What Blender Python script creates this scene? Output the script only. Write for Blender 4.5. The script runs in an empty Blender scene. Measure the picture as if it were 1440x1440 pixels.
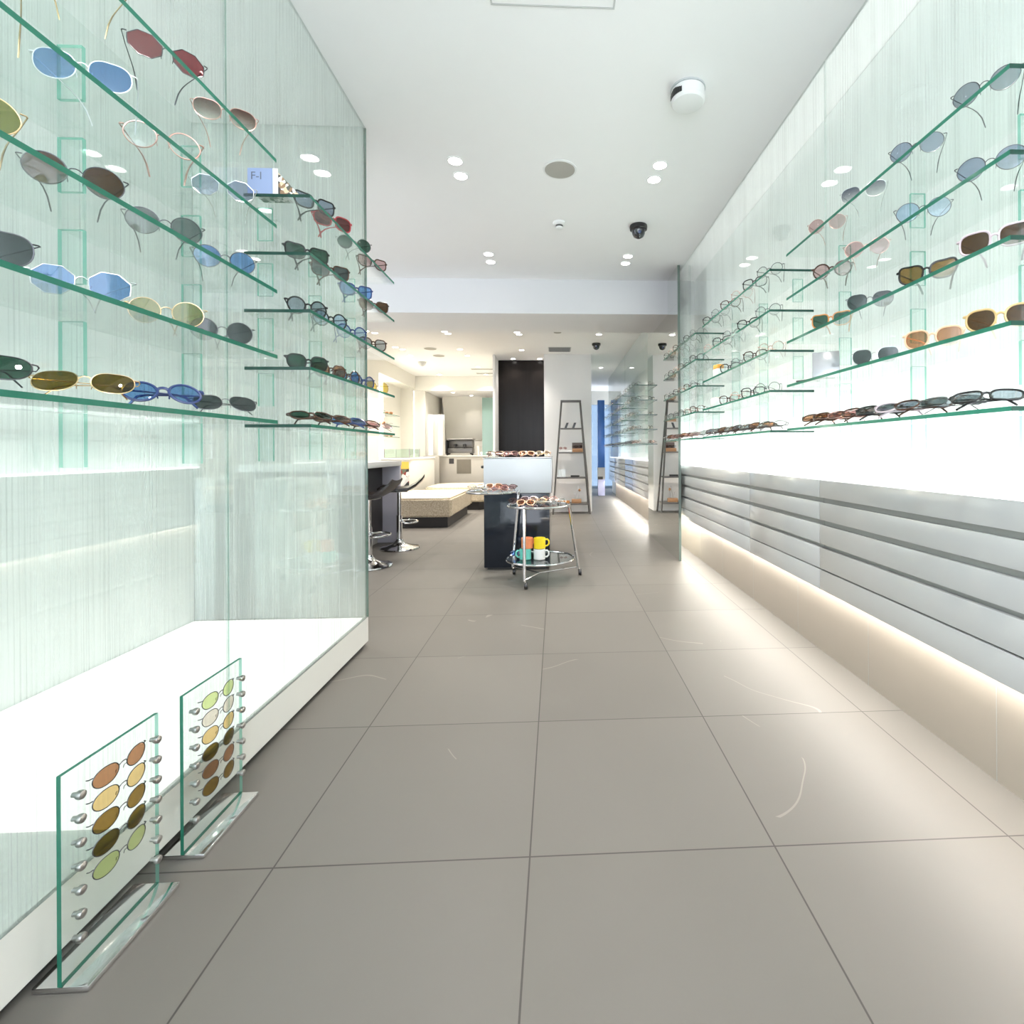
import bpy, bmesh, math, random
from mathutils import Vector, Matrix
random.seed(7)
PI = math.pi
scene = bpy.context.scene
C = scene.collection

# ------------------------------------------------------------------ camera, world, exposure
cam = bpy.data.objects.new('camera', bpy.data.cameras.new('camera'))
C.objects.link(cam)
cam.data.sensor_width = 36.0
cam.data.lens = 17.478
cam.data.shift_x = -0.06603
cam.data.shift_y = -0.05907
cam.data.clip_start = 0.02
cam.matrix_world = (Matrix.Translation((0, 0, 0.9737)) @ Matrix.Rotation(-0.0471, 4, 'Z')
                    @ Matrix.Rotation(PI / 2, 4, 'X') @ Matrix.Rotation(-0.0054, 4, 'Z'))
scene.camera = cam
scene.view_settings.view_transform = 'Standard'
scene.view_settings.look = 'None'
scene.view_settings.gamma = 1.0
scene.view_settings.use_curve_mapping = False
scene.view_settings.exposure = 1.32
cy = scene.cycles
cy.use_denoising = True
cy.max_bounces = 10
cy.diffuse_bounces = 5
cy.glossy_bounces = 5
cy.transmission_bounces = 6
cy.transparent_max_bounces = 40
cy.caustics_reflective = False
cy.caustics_refractive = False
cy.sample_clamp_indirect = 6.0
w = bpy.data.worlds.new('daylight'); scene.world = w; w.use_nodes = True
bg = w.node_tree.nodes['Background']
bg.inputs[0].default_value = (0.86, 0.91, 1.0, 1)
bg.inputs[1].default_value = 2.5

K_SPOT = 31.0       # front downlights, W
K_SPOT_BACK = 32.0  # lamps of the rear room, W
WARM = (1.0, 0.93, 0.85)

# ------------------------------------------------------------------ materials
def newmat(name):
    m = bpy.data.materials.new(name); m.use_nodes = True
    nt = m.node_tree; nt.nodes.clear()
    out = nt.nodes.new('ShaderNodeOutputMaterial')
    return m, nt, out
def N(nt, t, **kw):
    n = nt.nodes.new(t)
    for k, v in kw.items(): setattr(n, k, v)
    return n
def math_(nt, op, a, b=None, c=None, clamp=False):
    n = N(nt, 'ShaderNodeMath', operation=op, use_clamp=clamp)
    for i, v in enumerate((a, b, c)):
        if v is None: continue
        if isinstance(v, (int, float)): n.inputs[i].default_value = v
        else: nt.links.new(v, n.inputs[i])
    return n.outputs[0]
def mixcol(nt, fac, a, b):
    n = N(nt, 'ShaderNodeMix', data_type='RGBA')
    if isinstance(fac, (int, float)): n.inputs[0].default_value = fac
    else: nt.links.new(fac, n.inputs[0])
    for s, v in ((6, a), (7, b)):
        if isinstance(v, tuple): n.inputs[s].default_value = (*v[:3], 1)
        else: nt.links.new(v, n.inputs[s])
    return n.outputs[2]
def noise(nt, scale, detail=2.0, vec=(1, 1, 1), coord='Object'):
    tc = N(nt, 'ShaderNodeTexCoord'); mp = N(nt, 'ShaderNodeMapping')
    mp.inputs['Scale'].default_value = vec
    nt.links.new(tc.outputs[coord], mp.inputs[0])
    nz = N(nt, 'ShaderNodeTexNoise'); nz.inputs['Scale'].default_value = scale; nz.inputs['Detail'].default_value = detail
    nt.links.new(mp.outputs[0], nz.inputs['Vector'])
    return nz.outputs['Fac']
MATS = {}
def pbr(name, col, rough=0.5, metal=0.0, spec=0.5, var=0.05, scale=8.0, bump=0.0, coat=0.0, vec=(1, 1, 1)):
    if name in MATS: return MATS[name]
    m, nt, out = newmat(name)
    p = N(nt, 'ShaderNodeBsdfPrincipled')
    f = noise(nt, scale, 3.0, vec)
    lo = tuple(max(0, c * (1 - var)) for c in col); hi = tuple(min(1, c * (1 + var)) for c in col)
    nt.links.new(mixcol(nt, f, lo, hi), p.inputs['Base Color'])
    p.inputs['Roughness'].default_value = rough; p.inputs['Metallic'].default_value = metal
    p.inputs['Specular IOR Level'].default_value = spec
    p.inputs['Coat Weight'].default_value = coat; p.inputs['Coat Roughness'].default_value = 0.03
    if bump:
        b = N(nt, 'ShaderNodeBump'); b.inputs['Strength'].default_value = bump; b.inputs['Distance'].default_value = 0.01
        nt.links.new(f, b.inputs['Height']); nt.links.new(b.outputs[0], p.inputs['Normal'])
    nt.links.new(p.outputs[0], out.inputs[0])
    MATS[name] = m; return m
def emit(name, col, strength):
    if name in MATS: return MATS[name]
    m, nt, out = newmat(name)
    e = N(nt, 'ShaderNodeEmission'); e.inputs[0].default_value = (*col, 1); e.inputs[1].default_value = strength
    nt.links.new(e.outputs[0], out.inputs[0]); MATS[name] = m; return m
def schlick(nt, f0):
    lw = N(nt, 'ShaderNodeLayerWeight'); lw.inputs[0].default_value = 0.5
    return math_(nt, 'ADD', math_(nt, 'MULTIPLY', math_(nt, 'POWER', lw.outputs['Facing'], 5.0), 1 - f0), f0)
def glass(name, tint, f0=0.04, streak=0.0, milk=0.0, axis='Y', grad=None):
    """clear sheet glass: tinted see-through plus a sharp surface reflection; streak = combed 'rain' texture"""
    if name in MATS: return MATS[name]
    m, nt, out = newmat(name)
    tr = N(nt, 'ShaderNodeBsdfTransparent'); gl = N(nt, 'ShaderNodeBsdfGlossy'); gl.inputs['Roughness'].default_value = 0.0
    col = None
    if grad:
        tc = N(nt, 'ShaderNodeTexCoord'); sp = N(nt, 'ShaderNodeSeparateXYZ'); nt.links.new(tc.outputs['Generated'], sp.inputs[0])
        col = mixcol(nt, sp.outputs[2], grad, tint)
    base = tr
    if streak or milk:
        vec = (1, 110, 0.6) if axis == 'Y' else (110, 1, 1.6)
        f = noise(nt, 1.0, 3.0, vec)
        r = N(nt, 'ShaderNodeMapRange'); r.inputs[1].default_value = 0.52; r.inputs[2].default_value = 0.72
        nt.links.new(f, r.inputs[0])
        f2 = noise(nt, 2.3, 2.0, (vec[0], vec[1], 0.9))
        r2 = N(nt, 'ShaderNodeMapRange'); r2.inputs[1].default_value = 0.56; r2.inputs[2].default_value = 0.7
        nt.links.new(f2, r2.inputs[0])
        dark = tuple(c * (1 - min(0.3, streak)) for c in tint)
        col = mixcol(nt, r2.outputs[0], tint, dark)
        df = N(nt, 'ShaderNodeBsdfTranslucent'); df.inputs[0].default_value = (0.93, 0.965, 0.95, 1)
        d2 = N(nt, 'ShaderNodeBsdfDiffuse'); d2.inputs[0].default_value = (0.93, 0.965, 0.95, 1)
        dm = N(nt, 'ShaderNodeMixShader'); dm.inputs[0].default_value = 0.35
        nt.links.new(df.outputs[0], dm.inputs[1]); nt.links.new(d2.outputs[0], dm.inputs[2])
        mx = N(nt, 'ShaderNodeMixShader')
        nt.links.new(math_(nt, 'MULTIPLY_ADD', r.outputs[0], streak, milk, True), mx.inputs[0])
        nt.links.new(tr.outputs[0], mx.inputs[1]); nt.links.new(dm.outputs[0], mx.inputs[2])
        base = mx
    if col is None: tr.inputs[0].default_value = (*tint, 1)
    else: nt.links.new(col, tr.inputs[0])
    ms = N(nt, 'ShaderNodeMixShader')
    nt.links.new(schlick(nt, f0), ms.inputs[0]); nt.links.new(base.outputs[0], ms.inputs[1]); nt.links.new(gl.outputs[0], ms.inputs[2])
    nt.links.new(ms.outputs[0], out.inputs[0]); MATS[name] = m; return m
def glass_edge(name='glass_edge', clear=0.12, ca=(0.022, 0.17, 0.11), cb=(0.035, 0.23, 0.155), ct=(0.1, 0.42, 0.31)):
    m, nt, out = newmat(name)
    d = N(nt, 'ShaderNodeBsdfDiffuse'); t = N(nt, 'ShaderNodeBsdfTranslucent'); tr = N(nt, 'ShaderNodeBsdfTransparent')
    f = noise(nt, 30.0)
    c = mixcol(nt, f, ca, cb)
    nt.links.new(c, d.inputs[0]); nt.links.new(c, t.inputs[0]); tr.inputs[0].default_value = (*ct, 1)
    a = N(nt, 'ShaderNodeMixShader'); a.inputs[0].default_value = 0.45
    nt.links.new(d.outputs[0], a.inputs[1]); nt.links.new(t.outputs[0], a.inputs[2])
    b = N(nt, 'ShaderNodeMixShader'); b.inputs[0].default_value = clear
    nt.links.new(a.outputs[0], b.inputs[1]); nt.links.new(tr.outputs[0], b.inputs[2])
    g = N(nt, 'ShaderNodeBsdfGlossy'); g.inputs['Roughness'].default_value = 0.08
    e = N(nt, 'ShaderNodeMixShader'); nt.links.new(schlick(nt, 0.05), e.inputs[0])
    nt.links.new(b.outputs[0], e.inputs[1]); nt.links.new(g.outputs[0], e.inputs[2])
    nt.links.new(e.outputs[0], out.inputs[0]); return m
def tile_floor():
    m, nt, out = newmat('stone_floor_tile')
    p = N(nt, 'ShaderNodeBsdfPrincipled')
    tc = N(nt, 'ShaderNodeTexCoord'); sp = N(nt, 'ShaderNodeSeparateXYZ'); nt.links.new(tc.outputs['Object'], sp.inputs[0])
    def joint(s, off):
        t = math_(nt, 'FRACT', math_(nt, 'DIVIDE', math_(nt, 'ADD', s, 30.0 - off), 0.6))
        d = math_(nt, 'ABSOLUTE', math_(nt, 'SUBTRACT', t, 0.5))
        return math_(nt, 'GREATER_THAN', d, 0.5 - 0.0033), math_(nt, 'FLOOR', math_(nt, 'DIVIDE', math_(nt, 'ADD', s, 30.0 - off), 0.6))
    jx, ix = joint(sp.outputs[0], -0.0684); jy, iy = joint(sp.outputs[1], -0.0004)
    j = math_(nt, 'MAXIMUM', jx, jy)
    cb = N(nt, 'ShaderNodeCombineXYZ'); nt.links.new(ix, cb.inputs[0]); nt.links.new(iy, cb.inputs[1])
    wn = N(nt, 'ShaderNodeTexWhiteNoise', noise_dimensions='3D'); nt.links.new(cb.outputs[0], wn.inputs[0])
    base = mixcol(nt, wn.outputs[0], (0.112, 0.104, 0.092), (0.13, 0.121, 0.108))
    cl = noise(nt, 2.4, 6.0)
    base2 = mixcol(nt, math_(nt, 'MULTIPLY', cl, 0.45), base, (0.175, 0.165, 0.15))
    # thin pale veins: zero crossing of a warped noise, broken up by a second one, shifted per tile
    va = N(nt, 'ShaderNodeVectorMath', operation='MULTIPLY_ADD'); va.inputs[1].default_value = (3.7, 2.1, 0)
    nt.links.new(cb.outputs[0], va.inputs[0]); nt.links.new(tc.outputs['Object'], va.inputs[2])
    vn = N(nt, 'ShaderNodeTexNoise'); vn.inputs['Scale'].default_value = 0.55; vn.inputs['Detail'].default_value = 2.5
    nt.links.new(va.outputs[0], vn.inputs['Vector'])
    v = math_(nt, 'LESS_THAN', math_(nt, 'ABSOLUTE', math_(nt, 'SUBTRACT', vn.outputs['Fac'], 0.5)), 0.0007)
    v = math_(nt, 'MULTIPLY', v, math_(nt, 'GREATER_THAN', noise(nt, 1.7), 0.56))
    base3 = mixcol(nt, math_(nt, 'MULTIPLY', v, 0.3), base2, (0.36, 0.33, 0.29))
    nt.links.new(mixcol(nt, j, base3, (0.045, 0.04, 0.036)), p.inputs['Base Color'])
    nt.links.new(math_(nt, 'MULTIPLY_ADD', cl, 0.16, 0.40), p.inputs['Roughness'])
    p.inputs['Specular IOR Level'].default_value = 0.45
    nt.links.new(p.outputs[0], out.inputs[0]); return m

M_WHITE = pbr('white_paint', (0.80, 0.80, 0.79), 0.7, var=0.01)
M_DIMFASCIA = pbr('dimmed_fascia', (0.64, 0.645, 0.655), 0.8, var=0.01)  # ceiling paint darkened on the beam front to offset the daylight on it
M_CEIL = pbr('ceiling_paint', (0.9, 0.89, 0.885), 0.8, var=0.01)
M_CREAM = pbr('cream_paint', (0.74, 0.72, 0.66), 0.7, var=0.015)
M_CASE = pbr('case_lacquer', (0.82, 0.84, 0.82), 0.5, var=0.01)
M_DRAWER = pbr('drawer_lacquer', (0.61, 0.612, 0.61), 0.16, var=0.02, spec=0.6, coat=0.4)
M_GROOVE = pbr('drawer_channel', (0.42, 0.42, 0.40), 0.35, var=0.03)
M_PLINTH = pbr('plinth_tile', (0.40, 0.35, 0.295), 0.45, var=0.05, scale=3)
M_DARKGAP = pbr('dark_gap', (0.03, 0.03, 0.03), 0.6)
M_CHROME = pbr('chrome', (0.78, 0.78, 0.79), 0.1, 1.0)
M_STEEL = pbr('brushed_steel', (0.42, 0.41, 0.40), 0.3, 1.0)
M_BLACK = pbr('black_plastic', (0.015, 0.015, 0.016), 0.3)
M_NAVY = pbr('dark_glass_cabinet', (0.010, 0.014, 0.022), 0.06, spec=0.45)
M_WOOD = pbr('dark_wood', (0.013, 0.0105, 0.0098), 0.25, var=0.35, scale=3.0, vec=(9, 9, 0.35), spec=0.2)
M_GREYP = pbr('grey_plastic', (0.55, 0.55, 0.54), 0.5)
M_GRILLE = pbr('speaker_grille', (0.42, 0.40, 0.36), 0.7)
M_MIRROR = pbr('mirror_silver', (0.86, 0.88, 0.86), 0.0, 1.0, var=0.0)
M_GLASS = glass('shelf_glass', (0.968, 0.988, 0.98), 0.03)
M_EDGE = glass_edge()
M_ENDEDGE = glass_edge('glass_end_edge', 0.05, (0.006, 0.05, 0.034), (0.01, 0.075, 0.052), (0.03, 0.2, 0.14))
M_FINEDGE = glass_edge('bracket_edge', 0.55, (0.22, 0.55, 0.45), (0.28, 0.62, 0.52), (0.55, 0.85, 0.76))
M_FIN = glass('bracket_glass', (0.93, 0.98, 0.965), 0.03)
M_RAINY = glass('rain_glass', (0.925, 0.96, 0.946), 0.05, streak=0.15, milk=0.11, axis='Y')
M_RAINX = glass('rain_glass_end', (0.92, 0.965, 0.945), 0.04, streak=0.4, milk=0.42, axis='X')
M_CLEARP = glass('acrylic_plate', (0.96, 0.985, 0.975), 0.04)
M_LEDPANEL = emit('lit_floor_panel', (1.0, 0.97, 0.945), 0.66)
M_LEDBOX = emit('lit_box_panel', (1.0, 0.965, 0.965), 6.0)
M_LEDBOX2 = emit('lit_box_panel_rear', (1.0, 0.98, 0.97), 2.2)
M_GLOWFILL = pbr('added_glow_panel', (0.84, 0.86, 0.845), 0.6, var=0.01)
_p = [n for n in M_GLOWFILL.node_tree.nodes if n.type == 'BSDF_PRINCIPLED'][0]
_p.inputs['Emission Color'].default_value = (1.0, 0.985, 0.985, 1); _p.inputs['Emission Strength'].default_value = 0.11  # weak even glow added as fill for the lightbox back
M_LEDSTRIP = emit('led_strip', (1.0, 0.96, 0.89), 30.0)
M_LAMP = emit('lamp_lens', (1.0, 0.96, 0.9), 9.0)

# ------------------------------------------------------------------ mesh helpers
class MB:
    def __init__(s): s.v = []; s.f = []; s.mi = []; s.sm = []
    def add(s, v, f, mi=0, smooth=False):
        o = len(s.v); s.v += [tuple(p) for p in v]
        s.f += [tuple(i + o for i in q) for q in f]
        s.mi += [mi] * len(f) if isinstance(mi, int) else mi
        s.sm += [smooth] * len(f)
        return s
    def box(s, x0, y0, z0, x1, y1, z1, mi=0):
        v = [(x, y, z) for z in (z0, z1) for y in (y0, y1) for x in (x0, x1)]
        f = [(0, 2, 3, 1), (4, 5, 7, 6), (0, 1, 5, 4), (1, 3, 7, 5), (3, 2, 6, 7), (2, 0, 4, 6)]  # -z +z -y +x +y -x
        return s.add(v, f, mi)
    def bbox(s, x0, y0, z0, x1, y1, z1, r=0.004, mi=0):
        """box with chamfered edges"""
        b = bmesh.new(); bmesh.ops.create_cube(b, size=1.0)
        for q in b.verts: q.co = Vector(((x0 + x1) / 2 + q.co.x * (x1 - x0), (y0 + y1) / 2 + q.co.y * (y1 - y0), (z0 + z1) / 2 + q.co.z * (z1 - z0)))
        bmesh.ops.bevel(b, geom=b.edges[:], offset=r, segments=2, affect='EDGES', profile=0.5)
        b.verts.index_update(); b.verts.ensure_lookup_table()
        s.add([q.co[:] for q in b.verts], [[q.index for q in f.verts] for f in b.faces], mi, True); b.free(); return s
    def tube(s, pts, r, n=8, closed=False, mi=0, caps=True, sy=1.0):
        pts = [Vector(p) for p in pts]; k = len(pts)
        rr = r if isinstance(r, (list, tuple)) else [r] * k
        up = Vector((0, 0, 1)); v = []
        prev = None
        for i, p in enumerate(pts):
            a = pts[(i - 1) % k] if (closed or i > 0) else p
            b = pts[(i + 1) % k] if (closed or i < k - 1) else p
            t = (b - a).normalized()
            if prev is None:
                u = up if abs(t.dot(up)) < 0.95 else Vector((1, 0, 0))
                u = (u - t * u.dot(t)).normalized()
            else:
                u = (prev - t * prev.dot(t)).normalized()
            prev = u; w_ = t.cross(u)
            for j in range(n):
                an = 2 * PI * j / n
                v.append(p + (u * math.cos(an) + w_ * math.sin(an) * sy) * rr[i])
        f = []
        for i in range(k if closed else k - 1):
            for j in range(n):
                a = i * n + j; b = i * n + (j + 1) % n; c = ((i + 1) % k) * n + (j + 1) % n; d = ((i + 1) % k) * n + j
                f.append((a, b, c, d))
        if not closed and caps: f += [tuple(range(n))[::-1], tuple(range((k - 1) * n, k * n))]
        return s.add(v, f, mi, True)
    def lathe(s, prof, cx=0, cy_=0, n=24, mi=0, flip=False):
        """profile of (radius, z) from first to last, around the vertical axis"""
        v = []; f = []
        for r, z in prof:
            for j in range(n):
                a = 2 * PI * j / n; v.append((cx + r * math.cos(a), cy_ + r * math.sin(a), z))
        k = len(prof)
        for i in range(k - 1):
            for j in range(n): f.append((i * n + j, i * n + (j + 1) % n, (i + 1) * n + (j + 1) % n, (i + 1) * n + j))
        f += [tuple(range(n))[::-1], tuple(range((k - 1) * n, k * n))]
        return s.add(v, f, mi, True)
    def prism(s, poly, axis, a0, a1, mi=0):
        """polygon (list of 2D points) extruded along axis"""
        def P(q, a): return {'x': (a, q[0], q[1]), 'y': (q[0], a, q[1]), 'z': (q[0], q[1], a)}[axis]
        n = len(poly); v = [P(q, a0) for q in poly] + [P(q, a1) for q in poly]
        f = [tuple(range(n))[::-1], tuple(range(n, 2 * n))] + [(i, (i + 1) % n, n + (i + 1) % n, n + i) for i in range(n)]
        return s.add(v, f, mi)
    def mesh(s, name, mats, angle=35):
        me = bpy.data.meshes.new(name); me.from_pydata(s.v, [], s.f)
        for m in (mats if isinstance(mats, (list, tuple)) else [mats]): me.materials.append(m)
        for p, mi, sm in zip(me.polygons, s.mi, s.sm): p.material_index = mi; p.use_smooth = sm
        b = bmesh.new(); b.from_mesh(me); bmesh.ops.recalc_face_normals(b, faces=b.faces[:]); b.to_mesh(me); b.free()
        me.set_sharp_from_angle(angle=math.radians(angle))
        return me
    def obj(s, name, mats, parent=None, angle=35):
        o = bpy.data.objects.new(name, s.mesh(name, mats, angle)); C.objects.link(o)
        if parent: o.parent = parent
        return o
def tag(o, label=None, cat=None, group=None, kind=None):
    if label: o['label'] = label
    if cat: o['category'] = cat
    if group: o['group'] = group
    if kind: o['kind'] = kind
    return o
def empty(name, loc=(0, 0, 0), rz=0.0, label=None, cat=None, group=None):
    o = bpy.data.objects.new(name, None); C.objects.link(o); o.empty_display_size = 0.05
    o.location = loc; o.rotation_euler = (0, 0, rz); return tag(o, label, cat, group)
def struct(name, mb, mats): return tag(mb.obj(name, mats), kind='structure')
def copy_thing(o, loc, rz, label, group=None):
    c = o.copy(); C.objects.link(c); c.location = loc; c.rotation_euler = (0, 0, rz); c['label'] = label
    if group: c['group'] = group
    for ch in o.children:
        d = ch.copy(); C.objects.link(d); d.parent = c
        for g in ch.children:
            e = g.copy(); C.objects.link(e); e.parent = d
    return c

# ------------------------------------------------------------------ setting
XL, XR, XB = -0.955, 1.139, 1.345      # window-case glass, drawer-wall glass, lightbox back
HC, HB, HS = 2.617, 2.55, 2.29         # front ceiling, rear ceiling, beam underside
struct('floor', MB().box(-4.2, -1.6, -0.1, 2.4, 14.0, 0.0), tile_floor())
struct('ceiling_front', MB().box(-4.2, -1.6, HC, 1.6, 4.75, HC + 0.15), M_CEIL)
struct('ceiling_beam', MB().box(-4.2, 4.75, HS, 1.6, 5.48, HC + 0.15, [1, 1, 0, 1, 1, 1]), [M_DIMFASCIA, M_CEIL])
struct('ceiling_rear', MB().box(-4.2, 5.48, HB, 2.4, 14.0, HB + 0.15), M_CEIL)
struct('wall_right', MB().box(XB, -1.6, 0, XB + 0.1, 11.9, HC + 0.1), pbr('lightbox_white', (0.84, 0.86, 0.845), 0.7, var=0.01))
struct('trim_7', MB().box(1.337, -1.6, 0.86, 1.344, 4.34, HC - 0.005), M_GLOWFILL)
struct('wall_case_back', MB().box(-1.9, -1.6, 0, -1.8, 2.565, HC), M_CASE)
struct('wall_left_front', MB().box(-4.2, 2.6, 0, -4.1, 8.2, HC), M_WHITE)
# window case: plinth box, luminous floor, panes
case = struct('trim_1', MB().box(-1.8, -1.6, 0.022, XL, 2.565, 0.143), pbr('case_plinth', (0.62, 0.62, 0.585), 0.5, var=0.01))
struct('trim_2', MB().box(-1.8, -1.6, 0.0, XL - 0.02, 2.545, 0.022), M_DARKGAP)
struct('trim_3', MB().box(-1.79, 1.15, 0.143, XL - 0.02, 2.54, 0.147), M_LEDPANEL)
struct('window_1', MB().box(XL - 0.01, -1.6, 0.143, XL, 1.4935, HC), [M_RAINY])
struct('window_2', MB().box(XL - 0.01, 1.4965, 0.143, XL, 2.565, HC), [M_RAINY])
e = MB()
e.box(XL - 0.002, 1.4936, 0.143, XL + 0.0002, 1.4964, HC)
struct('trim_4', e, glass('joint_seal', (0.72, 0.85, 0.81), 0.03))
struct('window_3', MB().box(-1.8, 2.555, 0.147, XL - 0.012, 2.565, HC), [M_RAINX])
struct('trim_5', MB().box(XL - 0.011, 2.5655, 0.143, XL + 0.0005, 2.5685, HC), M_EDGE)
# drawer wall: luminous ledge, panes, plinth with its LED line
def drawer_wall(y0, y1, joints, n, tint=M_RAINY):
    ys = [y0] + joints + [y1]
    for a, b in zip(ys[:-1], ys[1:]):
        struct('window_%d' % n, MB().box(XR, a + 0.0015, 0.852, XR + 0.01, b - 0.0015, HC if y0 < 4 else HB), [tint]); n += 1
    struct('trim_%d' % (n + 10), MB().box(XR + 0.02, y0 + 0.01, 0.85, XB - 0.001, y1 - 0.01, 0.856), M_LEDBOX if y0 < 4 else M_LEDBOX2)
    m = MB()
    m.box(1.287, y0, 0.0, XB, 5.795 if y0 < 4 else y1, 0.36)
    struct('baseboard_%d' % n, m, M_PLINTH)
    j = MB(); k = y0
    while k < y1:
        if k > y0 + 0.05: j.box(1.2862, k - 0.0012, 0.0, 1.2868, k + 0.0012, 0.36)
        k += 0.6
    struct('trim_%d' % (n + 20), j, M_GROOVE)
    s = MB().box(1.25, y0 + 0.02, 0.361, 1.275, (5.79 if y0 < 4 else y1) - 0.02, 0.369)
    t = s.obj('led_strip', M_LEDSTRIP)
    tag(t, 'warm LED strip glowing under the drawers %s' % ('by the entrance' if y0 < 4 else 'past the mirror'), 'light')
    return n
drawer_wall(-1.6, 4.745, [2.051], 4)
struct('wall_behind_mirror', MB().box(1.16, 4.76, 0.86, XB, 5.78, HS - 0.002), M_WHITE)
drawer_wall(5.8, 10.75, [8.2], 7)

# drawer cabinets
DRAW = [(0.769, 0.846), (0.673, 0.749), (0.570, 0.652), (0.463, 0.553), (0.372, 0.457)]
def drawer_unit(y0, y1, label):
    t = empty('drawer_cabinet', (XR, (y0 + y1) / 2, 0.37), 0, label, 'drawer cabinet', 'grey drawer cabinets')
    yc = (y0 + y1) / 2; a, b = y0 - yc + 0.002, y1 - yc - 0.002
    MB().box(0.022, a, 0.0, XB - XR - 0.002, b, 0.478).obj('carcass', M_GROOVE, t)
    for z0, z1 in DRAW:
        MB().bbox(0.0, a, z0 - 0.37, 0.02, b, z1 - 0.37, 0.0015).obj('drawer_front', M_DRAWER, t)
drawer_unit(-1.6, 0.5, 'glossy grey drawer cabinet beside the entrance')
drawer_unit(0.5, 2.106, 'long glossy grey drawer cabinet under the first drawer-wall shelves')
drawer_unit(2.106, 2.886, 'short glossy grey drawer cabinet between two longer ones')
drawer_unit(2.886, 5.79, 'glossy grey drawer cabinet ending at the floor mirror')
drawer_unit(5.8, 8.2, 'glossy grey drawer cabinet just beyond the floor mirror')
drawer_unit(8.2, 10.75, 'glossy grey drawer cabinet beside the blue pillar')

# mirror pier
t = empty('wall_mirror', (1.08, 5.075, 0), 0, 'full-height mirror panel flush between two drawer walls', 'mirror')
MB().box(0.006, -0.725, 0, 0.02, 0.725, HS - 0.002).obj('backing', pbr('mirror_pier', (0.68, 0.72, 0.70), 0.4), t)
MB().box(0.0, -0.7255, 0, 0.0055, 0.7255, HS - 0.002).obj('mirror_face', M_MIRROR, t)
MB().box(-0.001, -0.7275, 0, 0.021, -0.7258, HS - 0.002).obj('edge_strip', pbr('mirror_edge', (0.12, 0.16, 0.14), 0.3), t)
MB().box(0.0, -0.7255, HS - 0.0015, 0.0055, -0.327, HC - 0.001).obj('mirror_face', M_MIRROR, t)
MB().box(0.0, 0.407, HS - 0.0015, 0.0055, 0.7255, HB - 0.001).obj('mirror_face', M_MIRROR, t)
MB().box(-0.001, -0.7275, HS - 0.0015, 0.021, -0.7258, HC - 0.001).obj('edge_strip', pbr('mirror_edge', (0.12, 0.16, 0.14), 0.3), t)

# rear room
struct('wall_left_rear', MB().box(-2.95, 6.2, 0, -2.9, 8.3, HB).box(-2.95, 8.3, 2.29, -2.9, 10.42, HB).box(-2.95, 8.3, 0, -2.9, 10.42, 0.86)
       .box(-4.2, 6.15, 0, -2.9, 6.2, HB), M_CREAM)
struct('wall_niche', MB().box(-3.25, 8.25, 0.8, -3.2, 10.5, 2.35).box(-3.2, 8.25, 0.82, -2.95, 8.3, 2.29).box(-3.2, 10.42, 0.82, -2.95, 10.47, 2.29)
       .box(-3.2, 8.25, 2.29, -2.95, 10.47, 2.33).box(-3.2, 8.25, 0.82, -2.95, 10.47, 0.86), M_CREAM)
struct('trim_6', MB().box(-3.199, 8.5, 0.9, -3.19, 9.35, 2.27), emit('niche_panel', (1.0, 0.95, 0.80), 3.0))
struct('wall_back', MB().box(-2.95, 10.42, 2.25, -0.985, 10.5, HB), M_CREAM)
struct('ceiling_alcove', MB().box(-2.95, 10.5, 2.25, -0.985, 12.1, 2.3), M_CEIL)
struct('wall_alcove', MB().box(-2.95, 12.0, 0, -0.985, 12.1, 2.25).box(-2.95, 10.5, 0, -2.72, 12.0, 2.25), M_CREAM)
struct('wall_stair_slope', MB().prism([(11.5, 2.249), (11.99, 2.249), (11.99, 1.25)], 'x', -2.6, -1.62), M_CREAM)
struct('window_11', MB().box(-1.58, 10.74, 0.86, -1.0, 10.76, 2.14), pbr('mint_glass', (0.20, 0.305, 0.265), 0.2, var=0.02))
struct('wall_wood', MB().box(-0.985, 8.6, 0, -0.19, 8.7, HB - 0.002), M_WOOD)
struct('wall_thin', MB().box(-1.02, 8.1, 0, -0.986, 12.1, HB - 0.002), M_WHITE)
struct('column_white', MB().box(-0.19, 8.05, 0, 0.575, 9.4, HB - 0.002), M_WHITE)
struct('wall_end', MB().box(0.575, 13.0, 2.2, 2.4, 13.1, HB).box(1.9, 13.0, 0, 2.4, 13.1, 2.2).box(XB + 0.1, 11.8, 0, 2.4, 11.9, HB), pbr('end_wall_grey', (0.5, 0.5, 0.46), 0.7))
struct('wall_side_rear', MB().box(0.52, 9.41, 0, 0.575, 13.1, HB - 0.002), M_WHITE)
struct('door_1', MB().box(0.58, 13.03, 0.0, 1.89, 13.045, 2.2), glass('door_glass', (0.30, 0.35, 0.40), 0.04))

# ------------------------------------------------------------------ ceiling fittings
def spot(parent, loc, watts, size=1.9, blend=0.9, col=WARM, rad=0.03):
    l = bpy.data.lights.new('downlight_beam', 'SPOT'); l.energy = watts; l.spot_size = size; l.spot_blend = blend
    l.color = col; l.shadow_soft_size = rad
    o = bpy.data.objects.new('downlight_beam', l); C.objects.link(o); o.location = loc; o.parent = parent
def downlight(x, y, z, label, group, watts, r=0.038):
    t = empty('ceiling_downlight', (x, y, z), 0, label, 'downlight', group)
    MB().lathe([(r * 1.18, 0.0), (r * 1.18, -0.004), (r * 1.0, -0.005), (r * 1.0, 0.0)], n=20).obj('trim_ring', pbr('downlight_ring', (0.85, 0.85, 0.84), 0.4), t)
    MB().lathe([(r * 0.98, -0.0005), (r * 0.98, -0.0035), (r * 0.5, -0.0045)], n=20).obj('lamp_lens', M_LAMP, t)
    spot(t, (0, 0, -0.012), watts)
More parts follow.
